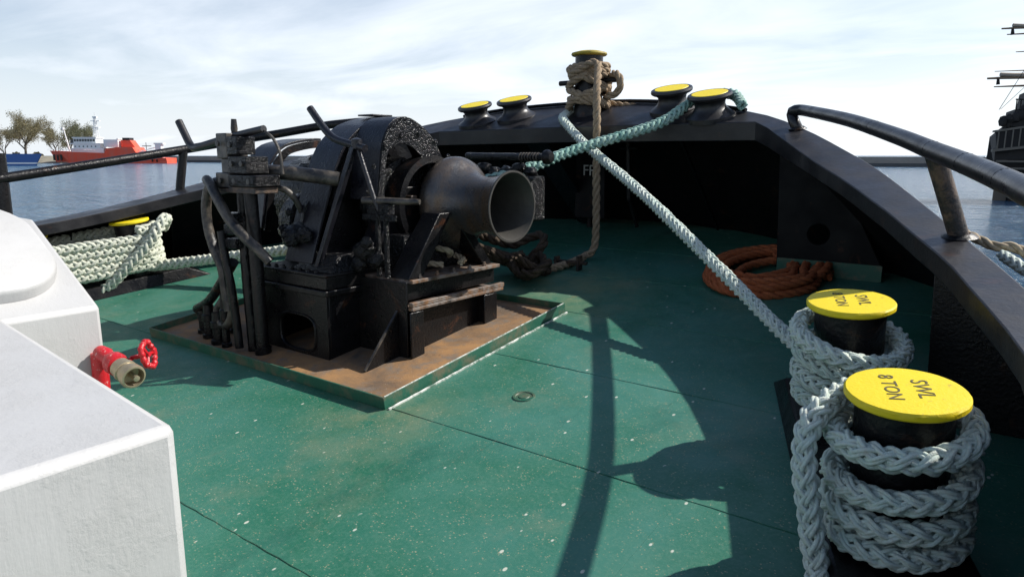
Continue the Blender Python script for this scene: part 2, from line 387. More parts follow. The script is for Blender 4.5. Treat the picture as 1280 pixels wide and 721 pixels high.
def tag(o, label=None, cat=None, group=None, kind=None):
    if label: o['label'] = label
    if cat: o['category'] = cat
    if group: o['group'] = group
    if kind: o['kind'] = kind
    return o
def thing(name, label, cat, loc=(0, 0, 0), group=None, rot=None):
    o = bpy.data.objects.new(name, None); COL.objects.link(o); o.empty_display_size = .1; o.location = loc
    if rot: o.rotation_euler = rot
    return tag(o, label, cat, group)
def copy_thing(src, loc, rot=None, label=None, group=None):
    def rec(o, par):
        c = o.copy(); COL.objects.link(c); c.parent = par
        for ch in [q for q in src_children[o.name]]: rec(ch, c)
        return c
    src_children = {}
    def walk(o):
        src_children[o.name] = [q for q in bpy.data.objects if q.parent == o]
        for q in src_children[o.name]: walk(q)
    walk(src); r = rec(src, None); r.location = loc
    if rot: r.rotation_euler = rot
    if label: r['label'] = label
    if group: r['group'] = group
    return r


TILT = R(7.12); CT, ST = math.cos(TILT), math.sin(TILT)
def S(x, y, z): return Vector((x, y * CT - z * ST, y * ST + z * CT))      # ship plan coordinates (deck = 0) to the level world; the foredeck rises forward
SROT = (TILT, 0, 0)
def capz(y): d = max(y - 2, .35); return .80 - .025 * d + .0355 * d * d

# ------------------------------------------------------------------ water, far shore
WZ = -2.3
def disc_rows():
    mb = MB(); rings = [0, 14, 40, 120, 400, 1500, 7000]; n = 48; vs = [(3.5, 0, WZ)]; fs = []
    for r in rings[1:]:
        for j in range(n): vs.append((3.5 + r * math.cos(2 * math.pi * j / n), r * math.sin(2 * math.pi * j / n), WZ))
    for j in range(n): fs.append((0, 1 + j, 1 + (j + 1) % n))
    for k in range(len(rings) - 2):
        for j in range(n):
            a = 1 + k * n + j; b = 1 + k * n + (j + 1) % n; fs.append((a, a + n, b + n, b))
    return mb.add(vs, fs)
tag(disc_rows().build('water', 'water', smooth=False), kind='structure', label='blue rippled harbour water')

HR = Vector((.79548, .60597, 0)); HF = Vector((-.606, .795, 0))           # across and along the harbour
EYE = Vector((3.547, -.215, 0))
def far(a, d, z): p = EYE + HR * a + HF * d; return Vector((p.x, p.y, z))

# breakwater: a long straight wall with a lower apron
bw = thing('breakwater', 'long low grey stone breakwater closing off the harbour behind the boats', 'breakwater', far(40, 250, WZ))
def bwpt(t, off, z):
    a = Vector((-330, 482)); b = Vector((330, 158)); p = a.lerp(b, t); nrm = Vector((-(b - a).y, (b - a).x)).normalized(); p = p - nrm * off
    return far(p.x, p.y, z)
def bwseg(t0, t1, o0, o1, z0, z1): return [bwpt(t0, o0, z0), bwpt(t1, o0, z0), bwpt(t1, o1, z0), bwpt(t0, o1, z0), bwpt(t0, o0, z1), bwpt(t1, o0, z1), bwpt(t1, o1, z1), bwpt(t0, o1, z1)]
MB().hexa(bwseg(0, 1, 0, 4, WZ - .5, 1.15)).build('parapet_wall', 'stone', bw)
MB().hexa(bwseg(0, 1, 4.02, 8, WZ - .5, -1.0)).build('apron', 'stonedark', bw)
MB().hexa(bwseg(0, 1, 4.03, 4.5, -1.0, -.75)).build('ledge', 'stone', bw)

# sandy bank at the left
bank = MB(); rows = []
for i in range(41):
    t = i / 40; a = -330 + t * 118; d = 395 + 20 * math.sin(t * 5); edge = 1 if t < .97 else .2
    rows.append([far(a, d - 28 + 3 * math.sin(i * 1.3), WZ - .6), far(a + 1, d - 18 + 2 * math.sin(i), WZ + 1.1 * edge + .5 * random.random()), far(a, d - 6, WZ + (2.6 + 1.2 * random.random()) * edge), far(a, d + 30, WZ + 3.4 * edge), far(a, d + 60, WZ - .5)])
tag(bank.grid(rows).build('shore_bank', 'earth', smooth=False), kind='structure', label='sandy stony bank at the far left shore')


def tree(name, label, a, d, h, spread, leafmat, nleaf, trunk_h=.25, seed=1, lean=0, group='spring trees on the far bank', lsz=.40):
    rr = random.Random(seed); base = far(a, d, WZ + 2.4); t = thing(name, label, 'tree', base, group); mb = MB(); tips = []
    def branch(p, dirv, L, r, lvl):
        pts = [p]; q = p.copy(); dv = dirv.copy()
        for k in range(3):
            dv = (dv + Vector((rr.uniform(-.22, .22), rr.uniform(-.22, .22), rr.uniform(-.05, .16)))).normalized(); q = q + dv * L / 3; pts.append(q.copy())
        mb.tube(pts, [r, r * .86, r * .74, r * .6], 5 if lvl else 8)
        if lvl >= 2: tips.extend(pts[1:])
        if lvl >= 4: return
        nb = 5 if lvl == 0 else 3
        for k in range(nb):
            ang = rr.uniform(0, 6.28) if lvl else 6.28 * k / nb + rr.uniform(-.4, .4); tilt = rr.uniform(.35, .85)
            sd_ = Vector((math.cos(ang), math.sin(ang), 0)); nd = (dv * math.cos(tilt) + sd_ * math.sin(tilt) * spread).normalized()
            branch(pts[-1 if k < 2 else rr.choice((1, 2, 3))], nd, L * rr.uniform(.62, .86), r * .55, lvl + 1)
    branch(base - Vector((0, 0, 1)), Vector((lean, 0, 1)).normalized(), h * trunk_h, h * .020, 0)
    zs = [v[2] for v in mb.v]; kf = h / (max(p.z for p in tips) - base.z)
    mb.v = [(base.x + (v[0] - base.x) * kf, base.y + (v[1] - base.y) * kf, base.z + (v[2] - base.z) * kf) for v in mb.v]; tips = [base + (p - base) * kf for p in tips]
    mb.build('trunk', 'bark', t)
    lf = MB()
    for i in range(nleaf):
        c = rr.choice(tips); p = c + Vector((rr.gauss(0, h * .042), rr.gauss(0, h * .042), rr.gauss(0, h * .036)))
        u_ = Vector((rr.gauss(0, 1), rr.gauss(0, 1), rr.gauss(0, 1))).normalized() * lsz * rr.uniform(.5, 1.1); w_ = u_.orthogonal().normalized() * lsz * rr.uniform(.25, .5)
        lf.add([p - u_, p + w_, p + u_, p - w_], [(0, 1, 2, 3)])
    lf.build('crown', leafmat, t, smooth=False)
    return t
tree('bare_tree', 'largest broad olive tree with a forked trunk on the far left bank', -291, 428, 26, 1.1, 'leaf', 13000, .22, 3)
tree('bare_tree', 'small pale tree at the left edge of the broad olive tree', -306, 432, 17, .8, 'leaf', 3600, .28, 11)
tree('bare_tree', 'low olive tree filling the gap right of the broad olive tree', -274, 430, 18, .9, 'leaf', 5000, .26, 21)
tree('slim_tree', 'tall slim greener tree left of the white lamp mast', -263, 425, 22, .55, 'leaf2', 4600, .28, 5)
tree('slim_tree', 'rounded grey green tree directly behind the white lamp mast', -252, 425, 20, .75, 'leaf2', 5000, .25, 8)
for i, (a, lab) in enumerate(((-283, 'dense brown scrub bush on the bank right of the forked trunk'), (-271, 'dark bush beside the red ship bow'), (-300, 'low scrub bush under the left pale tree'))):
    mb = MB(); b0 = far(a, 408, WZ + 1.5); t = thing('bush', lab, 'bush', b0, 'bushes on the far bank')
    for k in range(700):
        th = random.uniform(0, 6.28); rr_ = random.random() ** .5; p = b0 + Vector((math.cos(th) * 6 * rr_, math.sin(th) * 4 * rr_, 4.2 * (1 - rr_ ** 2) * random.uniform(.3, 1)))
        u_ = Vector((random.gauss(0, 1), random.gauss(0, 1), random.gauss(0, 1))).normalized() * .8; w_ = u_.orthogonal() * .5
        mb.add([p - u_, p + w_, p + u_, p - w_], [(0, 1, 2, 3)])
    mb.build('foliage', 'bush', t, smooth=False)
for i, (a, z) in enumerate(((-309, 1), (-303, 1.4), (-296, 1.2), (-288, .9), (-280, 1.2), (-276, .8), (-268, 1.0))):
    mb = MB().lump(far(a, 382 + (i % 3) * 2, WZ + .9), 1.6 + .3 * z, 4, (1.3, 1, .8), .25)
    tag(mb.build('boulder', 'stone', smooth=False), ['grey boulder at the water by the blue hull stern', 'broad pale boulder on the left bank', 'boulder below the forked trunk', 'low boulder beneath the brown scrub', 'boulder just left of the red ship bow', 'small boulder under the dark bush', 'boulder hidden close to the red bow'][i], 'rock', 'stones on the bank')
lm = thing('lamp_mast', 'thin white mast standing at the bow end of the red ship', 'mast', far(-223, 362, WZ))
MB().tube([far(-222, 361, WZ + 1), far(-225, 361, WZ + 16.5)], [.42, .26], 8).build('pole', 'shipwhite', lm)
MB().box(-.9, .9, -.5, .5, -.5, .6, Matrix.Translation(far(-225.3, 361, WZ + 17))).build('lamp_head', 'shipwhite', lm, .05)

# red ship: built along its own length, s = metres from bow, o = metres off its near side
rs = thing('red_ship', 'bright red working ship with white bridge and tall lattice mast at the far quay', 'ship', far(-200, 352, WZ))
RS = 2.44
def rp(s, o, z): return far(-229.5 + s, 350 + o, WZ + z)
def rbox(mb, s0, s1, o0, o1, z0, z1): return mb.hexa([rp(s0, o0, z0), rp(s1, o0, z0), rp(s1, o1, z0), rp(s0, o1, z0), rp(s0, o0, z1), rp(s1, o0, z1), rp(s1, o1, z1), rp(s0, o1, z1)])
prof = [(0, 6.2), (6, 6.0), (12, 5.6), (30, 5.0), (31, 7.2), (36, 7.8), (44, 7.8), (46, 4.2), (50, 3.2), (60, 2.6)]
hl = MB(); rows = []
for s_, zt in prof:
    w_ = 5.5 * min(1, .05 + (s_ / 12) ** .6); fl = .55 if s_ < 10 else .9
    wl = s_ + max(0, 3.0 - s_ * .3)
    rows.append([rp(s_, 5.5 - w_, zt), rp(wl, 5.5 - w_ * fl, .9), rp(wl, 5.5 - w_ * fl, -1), rp(wl, 5.5 + w_ * fl, -1), rp(s_, 5.5 + w_, zt), rp(s_, 5.5 - w_, zt)])
hl.grid(rows); hl.add(rows[-1][:5], [(0, 1, 2, 3, 4)]); hl.build('hull', 'redhull', rs, smooth=False)
wh = MB(); rbox(wh, 13, 29, 1.6, 9.4, 4.9, 7.4); rbox(wh, 14, 27, 2, 9, 7.4, 9.3)
wh.build('deckhouse', 'shipwhite', rs)
br = MB(); rbox(br, 12.5, 27.5, 1.7, 9.3, 9.32, 9.8); rbox(br, 14, 25, 2.4, 8.6, 9.8, 12.2); rbox(br, 13.6, 25.5, 2.0, 9, 12.22, 12.7); rbox(br, 29, 36, 2, 8, 7.9, 11.5); rbox(br, 35.5, 36.2, 2, 8, 11.5, 12.0)
br.build('bridge', 'shipwhite', rs)
for k in range(8): rbox(MB(), 14.3 + k * 1.32, 15.3 + k * 1.32, 2.3, 2.39, 10.6, 11.7).build('window', 'glassdark', rs)
for k in range(6): rbox(MB(), 14.6 + k * 2.0, 15.2 + k * 2.0, 1.93, 1.99, 7.9, 8.5).build('window', 'glassdark', rs)
rbox(MB(), 12.4, 14, 2.5, 8.5, 9.85, 11.6).build('bridge_wing', 'glassdark', rs)
fu = MB(); fu.prism([rp(37, 3, 7.7), rp(43.8, 3, 7.7), rp(41.5, 3, 11.2), rp(37, 3, 11.2)], HF * 5); fu.build('funnel', 'redhull', rs)
rbox(MB(), 37.6, 41, 3.4, 7.6, 11.22, 12.4).build('funnel_top', 'tar', rs)
mm = MB()
for ds_, do_ in ((0, 0), (1.8, 0), (0, 1.8), (1.8, 1.8)): mm.tube([rp(23 + ds_, 4.5 + do_, 12.6), rp(23.6 + ds_ * .35, 5.0 + do_ * .4, 22)], .16, 5)
for k in range(8):
    z = 13.2 + k * 1.15; mm.tube([rp(22.9, 5.4, z), rp(25.0 - k * .05, 5.4, z + .9)], .10, 4); mm.tube([rp(25.0, 5.4, z), rp(22.9 + k * .05, 5.4, z + .9)], .10, 4)
rbox(mm, 22.3, 25.8, 4.6, 6.6, 17.3, 17.6); rbox(mm, 21.8, 26.2, 5, 6.2, 20.4, 20.7); rbox(mm, 23, 25, 5, 6.2, 22, 22.7)
mm.tube([rp(24, 5.5, 22.4), rp(24, 5.5, 24.6)], .14, 5); mm.build('lattice_mast', 'shipwhite', rs)
rl = MB()
for k in range(16): rl.tube([rp(2 + k * 1.5, .9, 5.7), rp(2 + k * 1.5, .9, 6.9)], .07, 4)
rl.tube([rp(2, .9, 6.9), rp(25, .9, 6.4)], .08, 4); rl.build('bow_rail', 'shipwhite', rs)
st = MB(); rbox(st, 44.5, 50, 3, 8, 4.0, 6.0); rbox(st, 53.6, 56.4, 3, 6, 2.8, 9.2); rbox(st, 53.0, 57.5, 3, 6, 9.22, 9.9); rbox(st, 49, 53, 2, 9, 3.0, 4.4)
st.tube([rp(46, 4, 6), rp(53, 4, 7.6)], .22, 5); st.build('stern_house', 'shipwhite', rs)
ck = MB().tube([rp(46.5, 4.5, 8.4), rp(51, 4.5, 8.4)], .2, 5); ck.tube([rp(48.5, 4.5, 6), rp(48.5, 4.5, 10.2)], .14, 5); ck.build('deck_crane', 'rigging', rs)
for k in range(2): MB().lump(rp(53 + k * 2.2, .4, 1.4), .7, 5, (1, .5, 1), .05).build('fender', 'tar', rs)
dh = MB()
for k in range(3): rbox(dh, 4 + k * 1.7, 4.9 + k * 1.7, 1.0, 1.4, 1.5, 4.3)
dh.build('hull_opening', 'tar', rs)

# blue hull at the far left, only its after part shows
bs = thing('blue_ship', 'blue hulled boat with a white stripe lying at the far left behind the stanchion', 'boat', far(-210, 272, WZ))
def bp(a, o, z): return far(a, 270 + o, WZ + z)
def bhull(z0, z1, e, mat, nm):
    rows = []
    for a in (-240, -215, -196, -186, -182.5):
        w = 3.4 * (1 if a < -195 else max(.05, (-182 - a) / 13)); rows.append([bp(a + z0 * .5 * (a > -190), 3.5 - w - e, z0), bp(a + z1 * .6 * (a > -190), 3.5 - w - e, z1), bp(a + z1 * .6 * (a > -190), 3.5 + w + e, z1), bp(a + z0 * .5 * (a > -190), 3.5 + w + e, z0)])
    return MB().grid(rows).build(nm, mat, bs)
bhull(1.25, 4.5, 0, 'bluehull', 'hull'); bhull(.7, 1.25, .02, 'shipwhite', 'white_stripe'); bhull(-.8, .7, 0, 'bluehull', 'lower_hull')
MB().hexa([bp(-212, 1, 4.5), bp(-199, 1, 4.5), bp(-199, 6, 4.5), bp(-212, 6, 4.5), bp(-211, 1.2, 6.3), bp(-200, 1.2, 5.6), bp(-200, 5.8, 5.6), bp(-211, 5.8, 6.3)]).build('deckhouse', 'shipwhite', bs)

# old sailing ship at the right edge, stern towards us
gl = thing('galleon', 'dark wooden galleon with furled yards lying at the right edge of the view', 'sailing ship', (2.5, 78, WZ))
GS = EYE + HR * 43.5 + HF * 64.9; GE = (HR * .86 - HF * .45).normalized(); GN = Vector((-GE.y, GE.x, 0))
def gp(s, o, z): p = GS + GE * s + GN * o; return Vector((p.x, p.y, WZ + z))
hullg = MB(); rows = []
for s_, zt, w_ in ((.0, 5.7, 2.9), (1.0, 6.7, 3.2), (4, 6.9, 3.6), (10, 5.4, 4.1), (18, 5.0, 4.0), (26, 5.8, 2.6), (31, 7.0, .3)):
    rows.append([gp(s_, w_ * q, zt) if abs(q) == 1 else None for q in (1,)][:0] + [gp(s_, -w_ * .82, zt), gp(s_, -w_, zt * .55), gp(s_ + (.5 if s_ < 1 else 0), -w_ * .90, 2.9), gp(s_ + (1.3 if s_ < 2 else 0), -w_ * .66, .8), gp(s_ + (2 if s_ < 2 else 0), -w_ * .4, -1.2), gp(s_ + (2 if s_ < 2 else 0), w_ * .4, -1.2), gp(s_ + (1.3 if s_ < 2 else 0), w_ * .66, .8), gp(s_ + (.5 if s_ < 1 else 0), w_ * .90, 2.9), gp(s_, w_, zt * .55), gp(s_, w_ * .82, zt)])
hullg.grid(rows); hullg.add(rows[0], [tuple(range(10))]); hullg.add([p for r in rows for p in (r[0], r[-1])], [(2 * i, 2 * i + 1, 2 * i + 3, 2 * i + 2) for i in range(len(rows) - 1)])
hullg.build('hull', 'wood', gl, smooth=False)
cs = MB(); cs.hexa([gp(.95, -2.9, 6.4), gp(9, -3.2, 6.0), gp(9, 3, 6.0), gp(.95, 2.6, 6.4), gp(1.05, -2.7, 7.9), gp(9, -3.0, 7.6), gp(9, 2.8, 7.6), gp(1.05, 2.4, 7.9)])
cs.hexa([gp(1.7, -2.5, 7.8), gp(6.5, -2.7, 7.5), gp(6.5, 2.4, 7.5), gp(1.7, 2, 7.8), gp(1.8, -2.3, 9.4), gp(6.5, -2.5, 9.2), gp(6.5, 2.2, 9.2), gp(1.8, 1.9, 9.4)])
for k in range(7): cs.lump(gp(.15 + k * .28, -2.9, 5.8 + k * .42), .26, 4, (.8, .8, 1.5), .25)
cs.build('stern_castle', 'wood', gl, .04, smooth=False)
for k in range(7):
    for z0_, o0_ in ((6.75, -3.02), (8.3, -2.62)):
        MB().hexa([gp(1.9 + k * .95, o0_ - k * .07, z0_), gp(2.3 + k * .95, o0_ - k * .07 - .02, z0_), gp(2.3 + k * .95, o0_ + .2, z0_), gp(1.9 + k * .95, o0_ + .2, z0_), gp(1.9 + k * .95, o0_ - k * .07 + .03, z0_ + .55), gp(2.3 + k * .95, o0_ - k * .07 + .01, z0_ + .55), gp(2.3 + k * .95, o0_ + .2, z0_ + .55), gp(1.9 + k * .95, o0_ + .2, z0_ + .55)]).build('stern_window', 'paleband' if z0_ > 7 else 'glassdark', gl)
for z0_ in (2.9, 3.5): MB().tube([gp(.1, -3.1, z0_), gp(4, -3.75, z0_ - .05), gp(10, -4.2, z0_ - .4), gp(18, -4.1, z0_ - .5)], .10, 6).build('wale', 'paleband', gl)
MB().prism([gp(2.0, -1.6, 9.3), gp(3.2, -1.6, 9.3), gp(3.0, -1.6, 10.6), gp(2.3, -1.6, 10.6)], GN * 1.6).build('stern_lantern', 'wood', gl)
ga = MB(); ga.hexa([gp(.0, -3.5, 4.5), gp(2.8, -3.9, 4.9), gp(2.8, -3.1, 4.9), gp(.0, -2.5, 4.5), gp(-.2, -3.4, 6.0), gp(2.8, -3.8, 6.5), gp(2.8, -3.1, 6.5), gp(-.2, -2.5, 6.0)]); ga.build('quarter_gallery', 'wood', gl, .03, smooth=False)
gb = MB(); gb.hexa([gp(-.3, -3.55, 4.30), gp(2.9, -3.95, 4.70), gp(2.9, -3.05, 4.70), gp(-.3, -2.45, 4.30), gp(-.3, -3.55, 4.52), gp(2.9, -3.95, 4.92), gp(2.9, -3.05, 4.92), gp(-.3, -2.45, 4.52)])
gb.hexa([gp(-.35, -3.55, 5.95), gp(2.9, -3.95, 6.45), gp(2.9, -3.05, 6.45), gp(-.35, -2.45, 5.95), gp(-.35, -3.55, 6.12), gp(2.9, -3.95, 6.62), gp(2.9, -3.05, 6.62), gp(-.35, -2.45, 6.12)])
for k in range(6): gb.tube([gp(.0 + k * .5, -3.62 - k * .06, 4.5 + k * .07), gp(.0 + k * .5, -3.62 - k * .06, 5.98 + k * .08)], .06, 5)
gb.build('gallery_rail', 'paleband', gl)
gr = MB()
for k in range(12): gr.tube([gp(1.1 + k * .3, -2.75, 7.8), gp(1.1 + k * .3, -2.75, 8.7)], .05, 4)
gr.tube([gp(1.0, -2.75, 8.7), gp(4.5, -2.75, 8.6)], .06, 4)
for k in range(9): gr.lump(gp(.3 + k * .42, -2.9, 6.9 + k * .16), .34, 4, (1, 1, 1.4), .2)
gr.build('poop_rail', 'wood', gl)
MB().box(-.4, .6, -.3, .3, 0, 2.4, Matrix.Translation(gp(.9, -.5, -.4))).build('rudder', 'paleband', gl)
MB().box(-.5, .9, -.3, .3, -.22, .22, Matrix.Translation(gp(.4, -.6, 1.9))).build('rudder_bracket', 'wood', gl)
for s_, h_, nm in ((6.5, 22, 'mizzen_mast'), (15, 30, 'main_mast')): MB().tube([gp(s_, 0, 4), gp(s_ - .6, 0, h_)], [.32, .12], 8).build(nm, 'spar', gl)
for a0, z_, L_, r_ in ((43.4, 10.88, 13, .17), (44.0, 11.5, 12, .06), (44.1, 10.15, 10, .10), (44.15, 15.2, 11, .13), (44.7, 14.7, 10, .09), (45.7, 13.2, 9, .07), (45.2, 18.4, 9, .10)):
    p0 = EYE + HR * a0 + HF * 66.5; p0 = Vector((p0.x, p0.y, WZ + z_)); dirv = (HR * .985 - HF * .17).normalized(); tip = dirv * L_ + Vector((0, 0, .25))
    y_ = MB().tube([p0, p0 + tip * .25, p0 + tip * .5, p0 + tip], [r_ * .55, r_, r_ * 1.1, r_ * .55], 7).build('yard', 'spar', gl)
    if r_ > .12: MB().tube([p0 + tip * q + Vector((0, 0, r_ * 1.5 + .06 * math.sin(23 * q))) for q in np.linspace(.08, .92, 20)], [r_ * (.9 + .45 * random.random()) for _ in range(20)], 6).build('furled_sail', 'sail', y_).location = (0, 0, 0)
    if r_ > .12: MB().tube([p0 + dirv * .9, p0 + dirv * .95 - Vector((0, 0, .55))], [.10, .16], 6).build('block', 'wood', y_).location = (0, 0, 0)
rg = MB()
for s_, h_ in ((6.3, 20), (6.3, 15.5), (14.6, 27)):
    for k in range(5): rg.tube([gp(s_ - 1.5 + k * .9, -3.2, 6.3), gp(s_ - .2, 0, h_)], .025, 4)
    for e in (-5.2, 5.2): rg.tube([gp(s_, 0, h_), gp(6.4, 0, 10.6) + HR * e], .02, 4)
rg.tube([gp(.2, 0, 8), gp(6, 0, 21)], .025, 4); rg.tube([gp(.2, -1, 8), gp(6.2, 0, 15)], .02, 4)
rg.build('rigging', 'rigging', gl)

# ------------------------------------------------------------------ the tug: deck
deck_line = [(4.5, -5), (4.5, 0), (4.45, 2), (4.35, 3), (4.2, 3.9), (3.8, 4.9), (3.2, 5.7), (2.6, 6.25), (2.0, 6.7), (1.3, 7.2), (.5, 7.55), (-.35, 7.65), (-1.2, 7.55), (-2, 7.2), (-2.7, 6.7), (-3.4, 6.05), (-4.1, 5.2), (-4.6, 4.3), (-4.85, 3.3), (-4.95, 2), (-5, 0), (-5, -5)]
cap_out = [(4.05, -5), (4.0, 0), (3.8, 2.0), (3.65, 2.8), (3.5, 3.26), (3.32, 3.68), (3.03, 4.28), (2.67, 4.92), (2.32, 5.39), (2.01, 5.75), (1.65, 6.08), (1.33, 6.27), (.9, 6.43), (.5, 6.55), (-.05, 6.64), (-.48, 6.65), (-.93, 6.63), (-1.45, 6.57), (-1.84, 6.46), (-2.35, 6.25), (-2.75, 5.97), (-3.1, 5.65), (-3.5, 5.15), (-3.8, 4.7), (-4.0, 4.35), (-4.12, 3.86), (-4.15, 3.11), (-4.18, 2.4), (-4.22, 1), (-4.25, -1), (-4.25, -5)]
cap_in = [(3.80, -5), (3.76, 0), (3.66, 1.8), (3.53, 2.62), (3.43, 2.92), (3.22, 3.49), (2.86, 4.17), (2.54, 4.68), (2.25, 5.06), (1.98, 5.43), (1.56, 5.98), (.8, 5.99), (-.4, 5.99), (-1.3, 5.97), (-2.05, 5.95), (-2.5, 5.62), (-2.9, 5.2), (-3.3, 4.65), (-3.6, 4.1), (-3.78, 3.55), (-3.84, 2.79), (-3.88, 2.0), (-3.92, 0), (-3.95, -5)]
def resample(line, n, smooth=True):
    Qs = spline([(x, y, 0) for x, y in line], .02)[0] if smooth else np.array([(*a, 0) for a in line], float)
    s = np.r_[0, np.cumsum(np.linalg.norm(np.diff(Qs, axis=0), axis=1))]; u = np.linspace(0, s[-1], n)
    return [(float(np.interp(q, s, Qs[:, 0])), float(np.interp(q, s, Qs[:, 1]))) for q in u]
def inplan(y):        # deck edges (port, starboard) at ship y
    k = deck_line.index((-.35, 7.65)); st, po = deck_line[:k + 1], deck_line[k:][::-1]
    f = lambda L: float(np.interp(y, [q[1] for q in L], [q[0] for q in L]))
    return f(po), f(st)
deck = MB(); rows = []
for y in np.linspace(-5, 7.6, 60): a, b = inplan(y); rows.append([S(a, y, -.004), S(-.3, y, -.004), S(b, y, -.004)])
dk = tag(deck.grid(rows).build('deck', 'green', smooth=False), kind='structure', label='green painted sloping foredeck of the tug')
strips = [-5, -3.9, -2.9, -1.4, .1, 1.25, 2.42, 3.36, 4.3, 5.25, 6.2, 7.4]
for i, (y0, y1) in enumerate(zip(strips, strips[1:])):
    cuts = [-5.2, -2.45, 1.25 if i % 2 else .2, 2.45, 5]
    for xa, xb in zip(cuts, cuts[1:]):
        ys = np.linspace(y0 + .0003, y1 - .0003, 6); top = []
        L_ = [(max(xa + .0003, inplan(y)[0]), y) for y in ys]; R_ = [(min(xb - .0003, inplan(y)[1]), y) for y in ys]
        ok = [k for k in range(6) if R_[k][0] - L_[k][0] > .02]
        if len(ok) < 2: continue
        poly = [S(*L_[k], -.008) for k in ok] + [S(*R_[k], -.008) for k in reversed(ok)]
        MB().prism(poly, S(0, 0, .008)).build('deck_plate', 'deck', dk, .0, smooth=False)
wb = MB()
for y in strips[4:-1]:
    w0, w1 = inplan(y); pts = [S(x, y + .002 * math.sin(x * 40), .0015 + .001 * math.sin(x * 90)) for x in np.linspace(w0 + .05, w1 - .05, 120)]
    wb.tube(pts, .0026, 5)
tag(wb.build('weld_seam', 'deck', dk), kind='stuff')
pl_ = MB().lathe([(0, .006), (.03, .006), (.034, .002), (.048, .002), (.052, .007), (.064, .007), (.068, .0)], 28, Matrix.Translation(S(1.272, 2.907, 0)) @ Matrix.Rotation(TILT, 4, 'X'))
tag(pl_.build('deck_plug', 'green'), 'small round worn deck plug set in the green deck right of the winch tray', 'plug')

# ------------------------------------------------------------------ bulwark
bul = thing('bulwark', 'tall black steel bulwark wrapping round the bow of the tug', 'bulwark', S(0, 5.5, 0))
NB = 121
co_ = resample(cap_out, NB); ci_ = resample(cap_in, NB, False); do_ = resample(deck_line, NB)
sh = MB(); rows = []
for t in np.linspace(0, 1, 7):
    rows.append([S(a[0] * (1 - t) + b[0] * t, a[1] * (1 - t) + b[1] * t, (capz(a[1]) - .012) * (1 - t) - .02 * t) for a, b in zip(co_, do_)])
for dx, z in ((.10, -.25), (.0, -1.2), (-.5, -3.6)):
    rows.append([S(b[0] * (1 + dx / 5), b[1] + dx * max(0, b[1] - 3) / 4, z) for b in do_])
shell = sh.grid(rows).build('shell_plate', 'shell', bul)
mo = shell.modifiers.new('plate', 'SOLIDIFY'); mo.thickness = .014; mo.offset = 0
cp = MB(); rows = [[], [], [], [], []]
for a, b in zip(co_, ci_):
    za, zb = capz(a[1]), capz(b[1]); bow = max(0, min(1, (b[1] - 5.1) / .8)); dn = .105 + .05 * bow
    rows[0].append(S(a[0], a[1], za - .03)); rows[1].append(S(a[0], a[1], za)); rows[2].append(S(b[0], b[1], zb)); rows[3].append(S(b[0], b[1], zb - dn)); rows[4].append(S(b[0] + (.012 if b[0] > 0 else -.012), b[1] + .012, zb - dn))
# underside
rows.append([S(b[0] + (.012 if b[0] > 0 else -.012), b[1] + .012, capz(b[1]) - .02) for b in ci_]); rows.append([S(a[0], a[1], capz(a[1]) - .03) for a in co_])
capo = cp.grid(rows).build('cap_plate', 'cap', bul, .012, angle=30)
rim = MB().tube([S(x * .995, y * .995, capz(y) + .012) for x, y in co_ if -2.2 < x < 1.5 and y > 5], .018, 8).build('edge_bar', 'black', bul)
# deep plate brackets under the cap
def plate(poly, th, nm, mat, hole=None):
    mb = MB()
    if not hole: mb.prism(poly, th); return mb.build(nm, mat, bul, .004)
    c, r, n = hole; P = [Vector(p) for p in poly]; c = Vector(c); k = 24; d = Vector(th)
    nrm = (P[1] - P[0]).cross(P[2] - P[0]).normalized(); e1 = (P[1] - P[0]).normalized(); e2 = nrm.cross(e1)
    inner = [c + r * (math.cos(2 * math.pi * i / k) * e1 + math.sin(2 * math.pi * i / k) * e2) for i in range(k)]
    outer = []
    for q in inner:          # cast each hole vertex outwards to the polygon edge
        dv = (q - c).normalized(); best = None
        for a, b in zip(P, P[1:] + P[:1]):
            ex = b - a; den = dv.dot(e1) * ex.dot(e2) - dv.dot(e2) * ex.dot(e1)
            if abs(den) < 1e-9: continue
            ac = a - c; t_ = (ac.dot(e1) * ex.dot(e2) - ac.dot(e2) * ex.dot(e1)) / den; u_ = (ac.dot(e1) * dv.dot(e2) - ac.dot(e2) * dv.dot(e1)) / den
            if t_ > 0 and -1e-6 <= u_ <= 1 + 1e-6: best = t_ if best is None else min(best, t_)
        outer.append(c + dv * best)
    # snap nearest outer samples to the true corners
    for p in P:
        j = min(range(k), key=lambda i: (outer[i] - p).length); outer[j] = p
    vs = inner + outer + [q + d for q in inner] + [q + d for q in outer]; fs = []
    for i in range(k):
        j = (i + 1) % k; fs += [(i, j, k + j, k + i), (2 * k + i, 3 * k + i, 3 * k + j, 2 * k + j), (i, 2 * k + i, 2 * k + j, j), (k + i, k + j, 3 * k + j, 3 * k + i)]
    mb.add(vs, fs); return mb.build(nm, mat, bul, .003)
Vw = Vector
plate([(1.745, 5.9, .73), (2.66, 5.9, .735), (2.576, 5.9, .80), (2.33, 5.9, 1.29), (2.108, 5.9, 1.61), (1.92, 5.9, 1.755), (1.704, 5.9, 1.80)], (0, .014, 0), 'bracket', 'shell', ((2.063, 5.9, 1.082), .088, 0))
MB().box(1.75, 2.56, 5.884, 5.896, .73, .865).build('green_foot', 'green', bul)
plate([(3.18, 3.6, .45), (4.05, 3.6, .45), (3.8, 3.6, .85), (3.45, 3.6, 1.14), (3.15, 3.6, 1.23)], (0, .014, 0), 'bracket', 'black')
